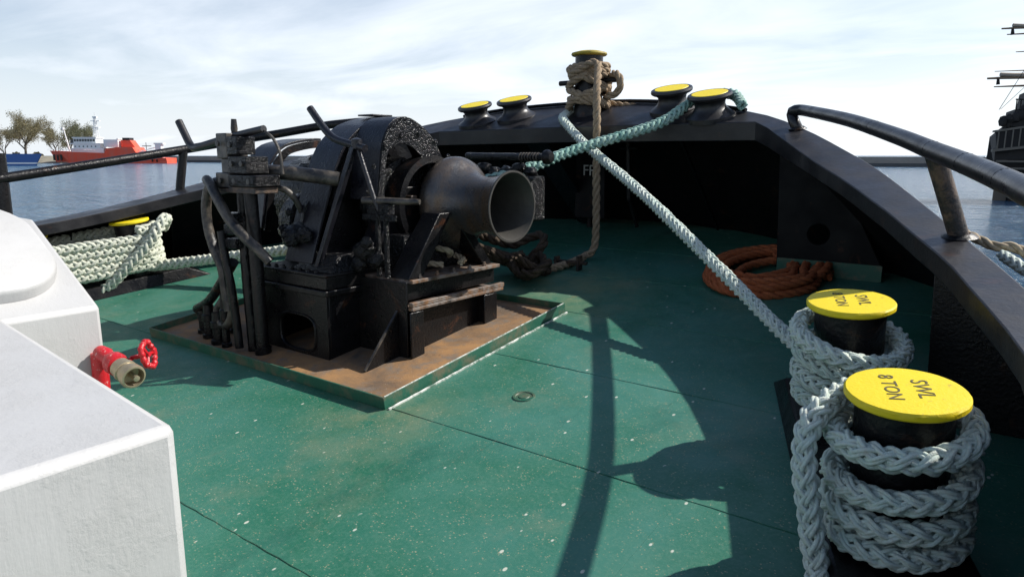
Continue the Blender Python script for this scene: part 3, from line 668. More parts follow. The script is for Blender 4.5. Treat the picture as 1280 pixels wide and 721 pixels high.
def rib(x, y, x2, y2, z1, z2, w=.012, d=.28, name='bracket'):
    a = Vector((x, y, 0)); b = Vector((x2, y2, 0)); dirv = (b - a).normalized(); n_ = Vector((-dirv.y, dirv.x, 0)) * w
    top = capz(y) - .035
    p = [S(x, y, top), S(x - dirv.x * .0, y, top)]
    poly = [S(x - dirv.x * d * .35, y - dirv.y * d * .35, top), S(x, y, top), S(x2, y2, -.005), S(x2 - dirv.x * d, y2 - dirv.y * d, -.005)]
    MB().prism(poly, n_).build(name, 'black', bul, .003)
for (ax, ay, bx, by) in ((-4.05, 3.75, -4.7, 3.9), (-4.1, 2.75, -4.85, 2.8), (-3.75, 4.6, -4.4, 4.75), (-2.95, 5.6, -3.5, 5.95), (3.72, 2.6, 4.4, 2.8), (3.78, 1.5, 4.45, 1.6)):
    rib(ax, ay, bx, by, 0, 0)
for x, hw in ((-1.75, .05), (.67, .012)): MB().prism([S(x - hw, 6.25, capz(6.25) - .03), S(x + hw, 6.25, capz(6.25) - .03), S(x + hw * .8, 7.4, 0), S(x - hw * .8, 7.4, 0)], S(0, -.05, 0)).build('stiffener', 'black', bul, .003)
MB().prism([S(-1.0, 6.05, 1.26), S(-.72, 6.05, 1.26), S(-.80, 7.3, 0), S(-1.08, 7.3, 0)], (0, -.02, 0)).build('stiffener', 'sheen', bul, .004)
MB().tube([Vector((-.70, 6.86, .9)), Vector((-.68, 6.80, 1.98))], .035, 10).build('drain_pipe', 'black', bul)
pp = MB().tube([Vector((-.07, 6.62, 1.25)), Vector((-.07, 6.55, 2.05))], .03, 10); pp.tube([Vector((-.16, 6.56, 1.80)), Vector((.04, 6.56, 1.80))], .018, 8); pp.tube([Vector((-.07, 6.62, 1.25)), Vector((-.03, 6.75, .95))], .02, 8); pp.build('vent_pipe', 'black', bul)


def text_mesh(txt, size, name, mat, mw, parent=None, ext=.0015):
    cu = bpy.data.curves.new(name, 'FONT'); cu.body = txt; cu.size = size; cu.align_x = 'CENTER'; cu.align_y = 'CENTER'; cu.extrude = ext; cu.resolution_u = 3
    tmp = bpy.data.objects.new(name, cu); COL.objects.link(tmp); bpy.context.view_layer.update()
    me = bpy.data.meshes.new_from_object(tmp.evaluated_get(bpy.context.evaluated_depsgraph_get())); COL.objects.unlink(tmp); bpy.data.objects.remove(tmp)
    me.transform(mw); me.materials.clear(); me.materials.append(M[mat]); me.name = name
    o = bpy.data.objects.new(name, me); COL.objects.link(o)
    if parent is not None: attach(o, parent)
    return o
fpm = Matrix.Translation((-.64, 6.72, 1.548)) @ Matrix.Rotation(R(90), 4, 'X')
text_mesh('FP', .17, 'lettering', 'whiteink', fpm, bul)
MB().prism([Vector((-.83, 6.728, 1.02)), Vector((-.43, 6.728, 1.02)), Vector((-.45, 6.728, 1.9)), Vector((-.81, 6.728, 1.9))], (0, .012, 0)).build('name_plate', 'shell', bul, .003)

# handrails on the cap
rr_pts = [S(1.92, 5.80, 1.21), S(1.89, 5.80, 1.27), Vector((1.862, 5.64, 2.025)), Vector((1.86, 5.63, 2.055)), Vector((1.90, 5.60, 2.066)), Vector((2.008, 5.5, 2.051)), Vector((2.464, 4.75, 1.944)), Vector((2.87, 4.0, 1.822)), Vector((3.095, 3.53, 1.745)), Vector((3.31, 3.0, 1.676)), Vector((3.48, 2.5, 1.616)), Vector((3.63, 1.9, 1.55)), Vector((3.76, 1, 1.45)), Vector((3.82, -.5, 1.3)), Vector((3.82, -4, .9))]
hr = thing('handrail', 'black pipe handrail with weld rings on the starboard bulwark at right', 'handrail', S(3.0, 3.9, 1.0))
P_, _ = spline(rr_pts, .03); MB().tube(P_, .042, 18).build('top_rail', 'rail', hr)
for k in (58, 88, 103, 118): MB().tube([P_[k], P_[k] + (P_[k + 1] - P_[k]) * .20], .0430, 14).build('weld_ring', 'rail', hr)
MB().tube([S(3.225, 3.84, .875), Vector((3.10, 3.60, 1.73))], .044, 14).build('stanchion', 'rusty', hr)
MB().lathe([(.08, 0), (.064, .012), (.046, .02)], 20, Matrix.Translation(S(3.225, 3.85, .872)) @ Matrix.Rotation(TILT, 4, 'X')).build('foot_ring', 'black', hr)
MB().lathe([(.07, 0), (.056, .012), (.044, .02)], 20, Matrix.Translation(S(1.92, 5.80, 1.215)) @ Matrix.Rotation(TILT, 4, 'X')).build('foot_ring', 'black', hr)
for y in (1.3, -1.6): MB().tube([S(3.88, y, .79), S(3.80, y - .2, 1.28)], .042, 12).build('stanchion', 'cap', hr)
hl_ = thing('handrail', 'black pipe handrail along the port bulwark at left above the water', 'handrail', (-4, 3.75, 1.36))
lp = [(-4.0, 2.0, 1.5), (-4.0, 2.14, 1.523), (-4.0, 2.899, 1.638), (-4.0, 3.81, 1.782), (-3.85, 4.45, 1.90), (-3.5, 4.682, 1.964), (-3.25, 5.0, 2.04), (-3.0, 5.1, 2.07), (-2.7, 5.35, 2.1), (-2.6, 5.5, 2.07), (-2.6, 5.52, 1.9)]
P2, _ = spline(lp, .03); MB().tube(P2, .046, 14).build('top_rail', 'black', hl_)
MB().tube([(-4.04, 3.735, 1.30), (-4.0, 3.80, 1.77)], .046, 12).build('stanchion', 'black', hl_)
MB().tube([(-4.03, 2.06, .6), (-4.03, 2.08, 1.2), (-4.03, 2.10, 1.74)], [.075, .07, .056], 12).build('end_post', 'black', hl_)

# ------------------------------------------------------------------ fairleads and bow post on the cap
LOCAL = True
fl0 = thing('fairlead', 'x', 'fairlead')
MB().lathe([(r * 1.1, z) for r, z in [(.200, -.03), (.200, .012), (.182, .026), (.150, .045), (.128, .070), (.117, .100), (.120, .128), (.135, .146), (.158, .154), (.172, .165), (.177, .180), (.172, .196), (.158, .204), (.143, .201), (0, .201)]], 40).build('body', 'cap', fl0)
MB().lathe([(.157, .2015), (.154, .205), (0, .205)], 36).build('painted_top', 'yellow', fl0)
LOCAL = False
tf = (R(7.12 + 9), 0, 0)
FG = 'yellow topped fairleads on the bow plate'
fpos = [(-1.66, 6.2, 'port pair of bow fairleads, the outer left one with yellow top'), (-1.20, 6.32, 'port pair of bow fairleads, the inner one nearer the bow post'), (.62, 6.36, 'starboard bow fairlead nearer the post, partly behind its right neighbour'), (1.07, 6.16, 'rightmost bow fairlead with the teal mooring rope led round it')]
fl0.location = S(*fpos[0][:2], capz(fpos[0][1])); fl0.rotation_euler = tf; fl0['label'] = fpos[0][2]; fl0['group'] = FG
for x, y, lab in fpos[1:]: copy_thing(fl0, S(x, y, capz(y)), tf, lab, FG)
BP = Vector((-.338, 6.18, 0))
bp_ = thing('bow_post', 'tall black bollard post at the bow wrapped in brown rope with a yellow cap', 'post', BP + Vector((0, 0, 2.08)))
MB().lathe([(.17, 2.0), (.156, 2.09), (.141, 2.15), (.141, 2.70), (.141, 2.71)], 32, Matrix.Translation(BP)).build('body', 'black', bp_)
MB().lathe([(.141, 2.705), (.174, 2.712), (.183, 2.723), (.178, 2.738), (.11, 2.756), (0, 2.762)], 32, Matrix.Translation(BP)).build('cap', 'yellowold', bp_)
MB().tube([(-.69, 6.18, 2.46), (.02, 6.18, 2.46)], .026, 10).build('cross_pin', 'black', bp_)
def KB(l): return [Vector((-.338, 6.18, 2.105)) + (Vector(p) - Vector((.015, 5.6, 2.07))) * 1.1 for p in l]

# ------------------------------------------------------------------ mooring bollards
LOCAL = True
bo0 = thing('bollard', 'x', 'bollard')
MB().lathe([(.165, .10), (.165, .16), (.152, .175), (.148, .4), (.148, .66)], 40).build('body', 'black', bo0)
cap_ = MB().lathe([(.13, .652), (.178, .653), (.184, .660), (.184, .675), (.178, .682), (.155, .684), (0, .685)], 48, jitter=.004).build('cap', 'yellow', bo0)
tx = Matrix.Translation((0, 0, .6855)) @ Matrix.Rotation(R(-69), 4, 'Z')
text_mesh('SWL', .072, 'lettering', 'ink', tx @ Matrix.Translation((-.005, .048, 0)), bo0, .0008)
text_mesh('8 TON', .066, 'lettering', 'ink', tx @ Matrix.Translation((-.01, -.045, 0)), bo0, .0008)
LOCAL = False
BG = 'yellow capped mooring bollards'
bpos = [(3.245, 2.40, 'nearest yellow capped bollard wrapped in pale teal rope, right foreground'), (2.888, 3.27, 'second yellow capped bollard just behind the nearest, taut teal rope on it'), (-3.90, 3.22, 'far left bollard with its whole yellow cap showing above cream rope turns'), (-4.06, 2.33, 'far left bollard almost hidden behind the white hatch housing')]
bo0.location = S(*bpos[0][:2], 0); bo0.rotation_euler = SROT; bo0['label'] = bpos[0][2]; bo0['group'] = BG
for x, y, lab in bpos[1:]: copy_thing(bo0, S(x, y, 0), SROT, lab, BG)
def plinth(a, b, sx, label):
    a = Vector(a); b = Vector(b); c_ = (a + b) / 2
    t = thing('bollard_plinth', label, 'plinth', S(c_.x, c_.y, 0), 'black plinths under the bollard pairs')
    d = (a - b).normalized(); n_ = Vector((-d.y, d.x)) * -sx
    e0 = b - d * .62; e1 = a + d * .62
    def q(p, w, z): return S(*(p + n_ * w), z)
    MB().hexa([q(e0, -.26, -.004), q(e1, -.26, -.004), q(e1, .26, -.004), q(e0, .26, -.004), q(e0 + d * .15, -.22, .12), q(e1 - d * .22, -.22, .12), q(e1 - d * .22, .22, .12), q(e0 + d * .15, .22, .12)]).build('base', 'black', t, .01)
    rg_ = [q(e1 - d * .02, .0 + .055 * math.cos(k * math.pi / 7), .06 + .07 * math.sin(k * math.pi / 7)) for k in range(8)]
    MB().tube(rg_, .010, 8).build('lashing_ring', 'hose', t)
plinth((2.888, 3.27), (3.245, 2.40), 1, 'black sloped plinth under the right foreground bollards'); plinth((-3.90, 3.22), (-4.06, 2.33), -1, 'black sloped plinth under the far left bollards')


# ------------------------------------------------------------------ ropes
def ship_pts(l): return [S(*p) for p in l]
def turns(c, zs, r, start, end, up=None, tilt=0., tdir=0.):
    """points of a rope wound round c in ship coordinates; zs = heights at each full turn"""
    out = []; n = int(abs(end - start) / (math.pi / 8)) + 1
    for i in range(n):
        t = i / (n - 1); a = start + (end - start) * t; k = t * (len(zs) - 1); j = min(int(k), len(zs) - 2); z = zs[j] + (zs[j + 1] - zs[j]) * (k - j)
        out.append((c[0] + r * math.cos(a), c[1] + r * math.sin(a), z + tilt * math.cos(a - tdir)))
    return out
RT = .041
A_ = (3.245, 2.40); F_ = (2.888, 3.27)
def winding(c, keys, step=15):
    """rope round c through (angle, height, radius) keys; angles in degrees run on past full turns"""
    a = [k[0] for k in keys]; n = int(abs(a[-1] - a[0]) / step) + 1; q = np.linspace(a[0], a[-1], n); sg = -1 if a[-1] < a[0] else 1
    z = np.interp(sg * q, [sg * k for k in a], [k[1] for k in keys]); r = np.interp(sg * q, [sg * k for k in a], [k[2] for k in keys])
    z = np.convolve(np.pad(z, 3, mode='edge'), np.ones(7) / 7, 'valid')
    return [(c[0] + rr * math.cos(R(x)), c[1] + rr * math.sin(R(x)), zz_) for x, zz_, rr in zip(q, z, r)]
# nearest bollard: the tail comes up its left side, over the back, one high turn, a gap, then stacked turns
tail = [(3.10, 1.80, .02), (3.075, 2.10, .06), (3.045, 2.15, .20), (3.01, 2.18, .36), (2.985, 2.225, .50), (3.0, 2.30, .585), (3.04, 2.42, .61)]
w_a = winding(A_, [(165, .61, .205), (90, .60, .198), (0, .56, .20), (-90, .525, .202), (-180, .52, .205), (-270, .47, .198), (-360, .42, .198), (-450, .370, .196), (-540, .365, .203), (-630, .33, .196), (-720, .295, .196), (-810, .270, .198), (-900, .262, .203), (-990, .23, .196), (-1080, .20, .196), (-1170, .175, .20), (-1290, .165, .198)])
ra = rope_plait(MB(), ship_pts(tail[:-1] + w_a), RT, yarns=3)
tag(ra.build('mooring_rope', 'teal', angle=80), 'pale teal plaited rope wound round the nearest bollard with its tail hanging at the left', 'rope', 'plaited mooring ropes')
# taut rope from the bow post down low behind the second bollard, then turns
w_f = winding(F_, [(51, .205, .20), (-90, .235, .20), (-270, .27, .198), (-360, .30, .198), (-450, .32, .20), (-540, .36, .203), (-630, .36, .198), (-720, .385, .198), (-810, .40, .20), (-880, .46, .203), (-990, .43, .196), (-1080, .40, .193)])
taut = [S(-.42, 6.60, 1.45), S(-.53, 6.44, 1.39), S(-.505, 6.2, 1.36), S(-.36, 5.98, 1.315), S(.10, 5.63, 1.115), S(1.0, 4.95, .82), S(1.9, 4.275, .46), S(2.528, 3.80, .21), S(2.80, 3.59, .20)]
rf = rope_plait(MB(), taut + ship_pts(w_f), RT, yarns=3)
tag(rf.build('mooring_rope', 'teal', angle=80), 'long taut teal rope from the bow post across the deck to the second bollard', 'rope', 'plaited mooring ropes')
lp_ = winding(F_, [(195, .56, .215), (225, .56, .23), (270, .49, .245), (320, .455, .245), (360, .475, .225), (400, .50, .21), (450, .53, .202), (510, .56, .205), (560, .57, .21)])
rl_ = rope_plait(MB(), ship_pts(lp_), RT, yarns=3)
tag(rl_.build('mooring_rope', 'teal', angle=80), 'loose drooping loop of teal rope hung over the second bollard', 'rope', 'plaited mooring ropes')
# rope from the starboard fairlead to the winch
def onplate(x, y, h): return S(x, y, capz(y) + h)
rw = rope_plait(MB(), [onplate(1.36, 6.14, .085), onplate(1.22, 6.33, .115), onplate(1.07, 6.37, .12), onplate(.92, 6.30, .12), onplate(.865, 6.15, .115), Vector((.70, 5.62, 1.985)), Vector((.265, 5.0, 1.77)), Vector((.05, 4.45, 1.588)), Vector((-.3, 4.15, 1.5)), Vector((-.6, 3.95, 1.60))], .045)
tag(rw.build('mooring_rope', 'teal2', angle=80), 'green teal rope running from the rightmost fairlead to the winch drum', 'rope', 'plaited mooring ropes')
# far left: figure of eight round the two port bollards
LR = .054; a_ = (-3.90, 3.22); b_ = (-4.06, 2.33); pts = []
ax = (Vector(a_) - Vector(b_)).normalized(); ang = math.atan2(ax.y, ax.x)
zl = [.585, .50, .425, .35, .28, .22]
for k, z in enumerate(zl):
    for i in range(9): q = ang - math.pi * .5 + math.pi * i / 8; pts.append((a_[0] + .21 * math.cos(q), a_[1] + .21 * math.sin(q), z - .01 * i / 8))
    for i in range(9): q = ang + math.pi * .5 + math.pi * i / 8; pts.append((b_[0] + .21 * math.cos(q), b_[1] + .21 * math.sin(q), z - .03 - .015 * i / 8))
rp_ = rope_plait(MB(), ship_pts(pts), LR)
tag(rp_.build('mooring_rope', 'cream', angle=80), 'cream green rope laid in stacked turns round the two far left bollards', 'rope', 'plaited mooring ropes')
dlp = [(-3.82, 3.42, .98), (-3.70, 3.40, 1.07), (-3.60, 3.32, 1.08), (-3.555, 3.22, .98), (-3.56, 3.14, .86), (-3.65, 2.94, .63), (-3.78, 2.76, .42), (-3.86, 2.6, .365), (-3.95, 2.2, .33)]
dl = rope_plait(MB(), dlp, LR)
tag(dl.build('mooring_rope', 'cream', angle=80), 'cream rope end slanting down over the turns on the far left bollard', 'rope', 'plaited mooring ropes')
lw = rope_plait(MB(), [(-4.2, 2.5, .52), (-4.15, 2.85, .53), (-4.0, 3.02, .556), (-3.4, 3.42, .65), (-2.95, 3.58, .72), (-2.3, 3.8, .82), (-1.5, 4.05, .98)], LR)
tag(lw.build('mooring_rope', 'cream', angle=80), 'single cream rope stretched low over the deck from the far left bollards to the winch', 'rope', 'plaited mooring ropes')
# brown rope: turns round the bow post, down to the deck, to the heap beside the winch
pc = (.015, 5.6); BR = .037
def post_turns(zs, r, a0, a1, tl=0, td=0): return [Vector(p) for p in turns(pc, zs, r, a0, a1, tilt=tl, tdir=td)]
bm_ = MB()
t1 = post_turns([2.53, 2.50, 2.455, 2.43], .168, R(60), R(60) - 2 * math.pi * 2.55)
hang = KB([(-.02, 5.4, 2.46), (.08, 5.41, 2.50), (.15, 5.40, 2.53), (.21, 5.42, 2.52), (.255, 5.36, 2.44), (.33, 5.22, 2.25), (.366, 5.17, 1.96), (.367, 5.18, 1.5), (.375, 5.18, 1.1)]) + [Vector((.045, 5.70, .82)), Vector((-.02, 5.62, .745)), Vector((-.02, 5.40, .715)), Vector((-.05, 5.10, .69))]
rope_twisted(bm_, KB(t1) + hang, BR)
rope_twisted(bm_, KB(post_turns([2.47, 2.40, 2.30, 2.25, 2.2], .178, R(170), R(170) + 2 * math.pi * 1.75, .05, R(200))), BR)
rope_twisted(bm_, KB(post_turns([2.20, 2.27, 2.36, 2.42], .184, R(190), R(190) + 2 * math.pi * 1.3, -.05, R(180))), BR)
rope_twisted(bm_, KB(post_turns([2.22, 2.21, 2.20], .170, R(0), R(0) + 2 * math.pi * 1.9, .02, R(220))), BR)
rope_twisted(bm_, KB([(.10, 5.78, 2.34), (.24, 5.64, 2.44), (.34, 5.56, 2.43), (.37, 5.56, 2.36), (.33, 5.58, 2.28), (.22, 5.60, 2.25), (.12, 5.74, 2.23)]), BR)
rope_twisted(bm_, KB([(.05, 5.78, 2.22), (.24, 5.74, 2.185), (.42, 5.76, 2.165), (.66, 5.92, 2.14)]), BR * .85)
tag(bm_.build('rope_lashing', 'brown', angle=80), 'brown twisted rope lashed round the bow post and hanging to the deck', 'rope')
hp = MB(); hw = [(-.03, 5.06, .70)]
rope_twisted(hp, [Vector((-.03, 5.06, .68)), Vector((-.12, 4.98, .69)), Vector((-.17, 4.98, .80)), Vector((-.12, 5.08, .92)), Vector((-.2, 5.15, .99)), Vector((-.32, 5.1, .95)), Vector((-.42, 4.98, .90)), Vector((-.55, 4.8, .97)), Vector((-.62, 4.6, 1.06)), Vector((-.7, 4.3, 1.15))], .042)
for k in range(6):
    o_ = Vector((random.uniform(-.10, .02), random.uniform(-.14, .10), random.uniform(-.05, .0)))
    rope_twisted(hp, [Vector((-.25, 5.08, .72 + .02 * k)) + o_, Vector((-.33, 4.95, .80)) + o_ * 1.4, Vector((-.45, 4.8, .86)) + o_, Vector((-.52, 4.62, .93)) + o_ * 1.3, Vector((-.6, 4.42, 1.0)) + o_, Vector((-.66, 4.2, 1.06))], .038)
for k in range(5):
    a0 = random.uniform(0, 6.28); c_ = Vector((-.28 + .06 * k, 4.98 - .05 * k, .72 + .03 * (k % 3)))
    rope_twisted(hp, [c_ + Vector((.16 * math.cos(a0 + q), .13 * math.sin(a0 + q), .05 * math.sin(2 * q + k))) for q in np.linspace(0, 5, 9)], .036)
tag(hp.build('rope_heap', 'darkbrown', angle=80), 'heap of dark tarred rope sagging from winch to deck, loop at its end', 'rope')
# rust orange coil on the deck
oc = MB(); cpt = (1.71, 5.76); pts = []
for k, r0 in enumerate((.47, .42, .45, .37, .40, .31)):
    ox, oy = random.uniform(-.03, .03), random.uniform(-.05, .05); zc = .036 + (.0, .0, .05, .03, .07, .06)[k]
    for i in range(14): q = 2 * math.pi * i / 14; pts.append((cpt[0] + ox + r0 * math.cos(q), cpt[1] + oy + r0 * 1.42 * math.sin(q), zc + .012 * math.sin(q * 2 + k)))
pts += [(cpt[0] + .05, cpt[1] + .36, .06), (cpt[0] - .18, cpt[1] + .1, .05), (cpt[0] - .12, cpt[1] - .35, .06), (cpt[0] + .1, cpt[1] - .30, .09), (cpt[0] + .22, cpt[1] + .1, .08), (cpt[0] - .05, cpt[1] + .45, .08)]
rope_twisted(oc, ship_pts(pts), .036)
tag(oc.build('rope_coil', 'orange', angle=80), 'rust orange rope coiled flat on the deck under the right bracket', 'rope')
og = MB(); rope_twisted(og, [(3.20, 4.35, 1.30), (3.33, 4.25, 1.255), (3.60, 4.2, 1.14), (4.6, 3.6, .2)], .026)
tag(og.build('outboard_rope', 'tan', angle=80), 'tan rope leading outboard over the water just beyond the handrail foot', 'rope', 'ropes outside the bulwark')
og = MB(); rope_plait(og, [(3.38, 4.2, 1.215), (3.47, 4.1, 1.17), (3.75, 3.9, 1.0), (4.6, 3.2, .1)], .03)
tag(og.build('outboard_rope', 'teal', angle=80), 'pale rope lower outside the bulwark at the right picture edge', 'rope', 'ropes outside the bulwark')
tb = MB(); rope_twisted(tb, [(-.12, 3.75, .93), (.02, 3.62, .985), (.12, 3.55, 1.03), (.06, 3.48, 1.06), (-.05, 3.52, 1.04), (0, 3.66, 1.0), (.14, 3.66, .97), (.20, 3.56, .955)], .022); rope_twisted(tb, [(-.2, 3.6, .95), (-.05, 3.40, .955), (.08, 3.34, .97), (.16, 3.42, .955)], .022)
tag(tb.build('rope_end', 'tan', angle=80), 'short tan rope end lying on the winch shelf under the warping head', 'rope')

# ------------------------------------------------------------------ winch
wn = thing('winch', 'heavy black painted anchor winch with a flared warping head on a rusty tray', 'winch', (-.7, 3.4, .42))
def dz(y): return y * .1249
tr = thing('drip_tray', 'square rusty drip tray with low green rims under the winch', 'tray', S(-.68, 3.3, 0))
X0, X1, Y0, Y1 = -2.06, .655, 2.40, 4.27
MB().prism([S(X0, Y0, .012), S(X1, Y0, .012), S(X1, Y1, .012), S(X0, Y1, .012)], S(0, 0, .010)).build('tray_floor', 'rust', tr, smooth=False)
for a, b in (((X0, Y0 - .012), (X1, Y0)), ((X0, Y1), (X1, Y1 + .012)), ((X0 - .012, Y0), (X0, Y1)), ((X1, Y0 - .012), (X1 + .012, Y1 + .012))):
    MB().hexa([S(a[0], a[1], .0), S(b[0], a[1], .0), S(b[0], b[1], .0), S(a[0], b[1], .0), S(a[0], a[1], .075), S(b[0], a[1], .075), S(b[0], b[1], .075), S(a[0], b[1], .075)]).build('tray_rim', 'green', tr, .003)
MB().tube([S(X1 + .03 + .002 * math.sin(k * 1.7), Y0 + (Y1 - Y0) * k / 60, .003) for k in range(61)], .009, 6).build('weld_line', 'paleedge', tr)
MB().tube([S(X1 + .006, Y0 + (Y1 - Y0) * k / 60, .0755) for k in range(61)], .0045, 6).build('worn_edge', 'paleedge', tr)
def wpart(mb, nm, mat='black', bevel=.006, **k): return mb.build(nm, mat, wn, bevel, **k)
# base: left box with the oval lightening hole in its after face
FZ = lambda y: dz(y) + .02
def oval_plate(x0, x1, y, z0, z1, cx_, cz_, rx, rz, th):
    k = 32; inn = []; out = []
    for i in range(k):
        a = 2 * math.pi * i / k; c, s = math.cos(a), math.sin(a); e = .6
        inn.append((cx_ + rx * abs(c) ** e * (1 if c >= 0 else -1), y, cz_ + rz * abs(s) ** e * (1 if s >= 0 else -1)))
        mxx = max(abs(c), abs(s)); out.append(((x0 + x1) / 2 + (x1 - x0) / 2 * c / mxx, y, (z0 + z1) / 2 + (z1 - z0) / 2 * s / mxx))
    d = (0, th, 0); sh_ = lambda l: [(p[0], p[1] + th, p[2]) for p in l]
    vs = inn + out + sh_(inn) + sh_(out); fs = []
    for i in range(k):
        j = (i + 1) % k; fs += [(i, j, k + j, k + i), (2 * k + i, 3 * k + i, 3 * k + j, 2 * k + j), (i, 2 * k + i, 2 * k + j, j), (k + i, k + j, 3 * k + j, 3 * k + i)]
    return MB().add(vs, fs)
wpart(oval_plate(-.95, -.215, 2.68, .335, .80, -.545, .51, .195, .125, .02), 'base_front_plate', 'black', .003)
wpart(MB().tube([(-.545 + .20 * abs(math.cos(a)) ** .6 * (1 if math.cos(a) >= 0 else -1), 2.677, .51 + .13 * abs(math.sin(a)) ** .6 * (1 if math.sin(a) >= 0 else -1)) for a in np.linspace(0, 2 * math.pi, 40, endpoint=False)], .009, 6, closed=True), 'hole_rim', 'black', 0)
b = MB(); b.hexa([(-.235, 2.70, FZ(2.7)), (-.215, 2.70, FZ(2.7)), (-.215, 3.95, FZ(3.95)), (-.235, 3.95, FZ(3.95)), (-.235, 2.70, .80), (-.215, 2.70, .80), (-.215, 3.95, .80), (-.235, 3.95, .80)])
b.hexa([(-.95, 2.70, FZ(2.7)), (-.93, 2.70, FZ(2.7)), (-.93, 3.95, FZ(3.95)), (-.95, 3.95, FZ(3.95)), (-.95, 2.70, .80), (-.93, 2.70, .80), (-.93, 3.95, .80), (-.95, 3.95, .80)])
b.box(-.95, -.215, 3.95, 3.97, .5, .80); wpart(b, 'base_side_plate')
wpart(MB().box(-.99, -.17, 2.64, 4.0, .802, .840), 'base_flange', 'black')
wpart(MB().box(-.97, -.19, 2.665, 4.0, .842, .925), 'bed_beam', 'black'); wpart(MB().box(-.985, -.175, 2.65, 4.0, .927, .948), 'bed_flange', 'black')
wpart(MB().hexa([(-.60, 2.70, .95), (-.17, 2.70, .95), (-.17, 3.2, .95), (-.60, 3.2, .95), (-.50, 2.80, 1.06), (-.24, 2.80, 1.06), (-.24, 3.2, 1.06), (-.50, 3.2, 1.06)]), 'bearing_block', 'tar')
# starboard trestle
def leg(y0, y1, x0=.03, x1=.285):
    m_ = MB(); m_.hexa([(x0, y0, FZ(y0)), (x0 + .016, y0, FZ(y0)), (x0 + .016, y1, FZ(y1)), (x0, y1, FZ(y1)), (x0, y0, .74), (x0 + .016, y0, .74), (x0 + .016, y1, .74), (x0, y1, .74)])
    m_.box(x0 + .018, x1, y0, y0 + .016, FZ(y0), .705); m_.box(x1 + .002, x1 + .016, y0 - .03, y1 + .0, FZ(y0), .705); m_.box(x0 + .018, x1, y1 - .016, y1, FZ(y1), .705)
    return m_
wpart(leg(2.98, 3.075), 'trestle_leg'); wpart(leg(3.74, 3.86), 'trestle_leg')
wpart(MB().hexa([(.20, 3.08, FZ(3.08)), (.214, 3.08, FZ(3.08)), (.214, 3.735, FZ(3.735)), (.20, 3.735, FZ(3.735)), (.20, 3.08, .70), (.214, 3.08, .70), (.214, 3.735, .70), (.20, 3.735, .70)]), 'trestle_web', 'black', .002)
wpart(MB().box(-.21, .30, 2.97, 3.94, .712, .735).box(.262, .30, 2.97, 3.95, .737, .768), 'lower_flange', 'wornflange', .004)
wpart(MB().box(-.21, .225, 3.0, 3.92, .770, .885), 'trestle_beam', 'black')
wpart(MB().box(-.21, .275, 3.0, 3.93, .887, .912), 'upper_flange', 'wornflange', .004)
wpart(MB().box(-.212, .262, 2.955, 2.968, .345, .90), 'trestle_end_plate', 'black', .003)
wpart(MB().prism([(.165, 2.66, FZ(2.66)), (.165, 2.95, FZ(2.95)), (.165, 2.95, .70)], (.016, 0, 0)), 'gusset', 'black', .003)
wpart(MB().tube([(.173, 2.655, FZ(2.66) + .01), (.173, 2.952, .705)], .011, 6), 'gusset_edge', 'hose', 0)
# struts under the warping head
wpart(MB().hexa([(.06, 2.99, .915), (.25, 2.99, .915), (.25, 3.12, .915), (.06, 3.12, .915), (.06, 3.33, 1.33), (.22, 3.33, 1.33), (.22, 3.46, 1.33), (.06, 3.46, 1.33)]), 'bearing_strut', 'black')
wpart(MB().hexa([(.06, 3.80, .915), (.22, 3.80, .915), (.22, 3.90, .915), (.06, 3.90, .915), (.06, 3.58, 1.2), (.20, 3.58, 1.2), (.20, 3.68, 1.2), (.06, 3.68, 1.2)]), 'bearing_strut', 'black')
wpart(MB().box(-.20, .05, 3.15, 3.85, .915, 1.18), 'bearing_pedestal', 'tar')
# warping head on its shaft (axis along x)
AX = Matrix.Translation((0, 3.74, 1.368)) @ Matrix.Rotation(R(90), 4, 'Y') @ Matrix.Rotation(R(3), 4, 'X')
hd = wpart(MB().lathe([(.0, -.10), (.22, -.095), (.295, -.07), (.332, -.042), (.345, -.005), (.345, .022), (.334, .055), (.308, .090), (.270, .128), (.238, .17), (.216, .22), (.204, .28), (.200, .34), (.205, .41), (.217, .47), (.232, .515), (.248, .548), (.252, .558)], 64, AX), 'warping_head', 'head', 0)
wpart(MB().lathe([(.252, .559), (.251, .567), (.238, .567), (.220, .52), (.200, .44), (.186, .34), (.178, .20), (.176, .0), (0, -.02)], 64, AX), 'warping_head_bore', 'headin', 0)
wpart(MB().tube([(-.9, 3.74, 1.368), (-.05, 3.74, 1.368)], .085, 16), 'drive_shaft', 'rusty', 0)
# gear guards: two arched bands side by side
def arch(o, shrink=None):
    c = np.array([3.42, 1.42]); P = spline([(0, *p) for p in o], .05)[0][:, 1:]
    T = np.gradient(P, axis=0); T /= np.linalg.norm(T, axis=1)[:, None]; N = np.c_[T[:, 1], -T[:, 0]]
    return P, P + N * shrink
g1 = [(2.66, .93), (2.712, .996), (2.865, 1.421), (3.008, 1.745), (3.166, 1.901), (3.31, 1.967), (3.499, 2.003), (3.70, 1.985), (3.88, 1.89), (4.03, 1.70), (4.10, 1.45), (4.12, 1.2)]
g1 = g1[1:]
o_, i_ = arch(g1, .022); wpart(MB().band([tuple(p) for p in o_], [tuple(p) for p in i_], -.70, -.40), 'gear_guard', 'sheen', .004)
g1i = [(y + .0, z) for y, z in g1]
o_, i_ = arch([(2.80, .99), (2.93, 1.40), (3.06, 1.70), (3.20, 1.84), (3.33, 1.90), (3.50, 1.935), (3.69, 1.92), (3.84, 1.84), (3.97, 1.68), (4.03, 1.45), (4.05, 1.2)], .03); wpart(MB().band([tuple(p) for p in o_], [tuple(p) for p in i_], -.42, -.404), 'guard_lip', 'black', .002)
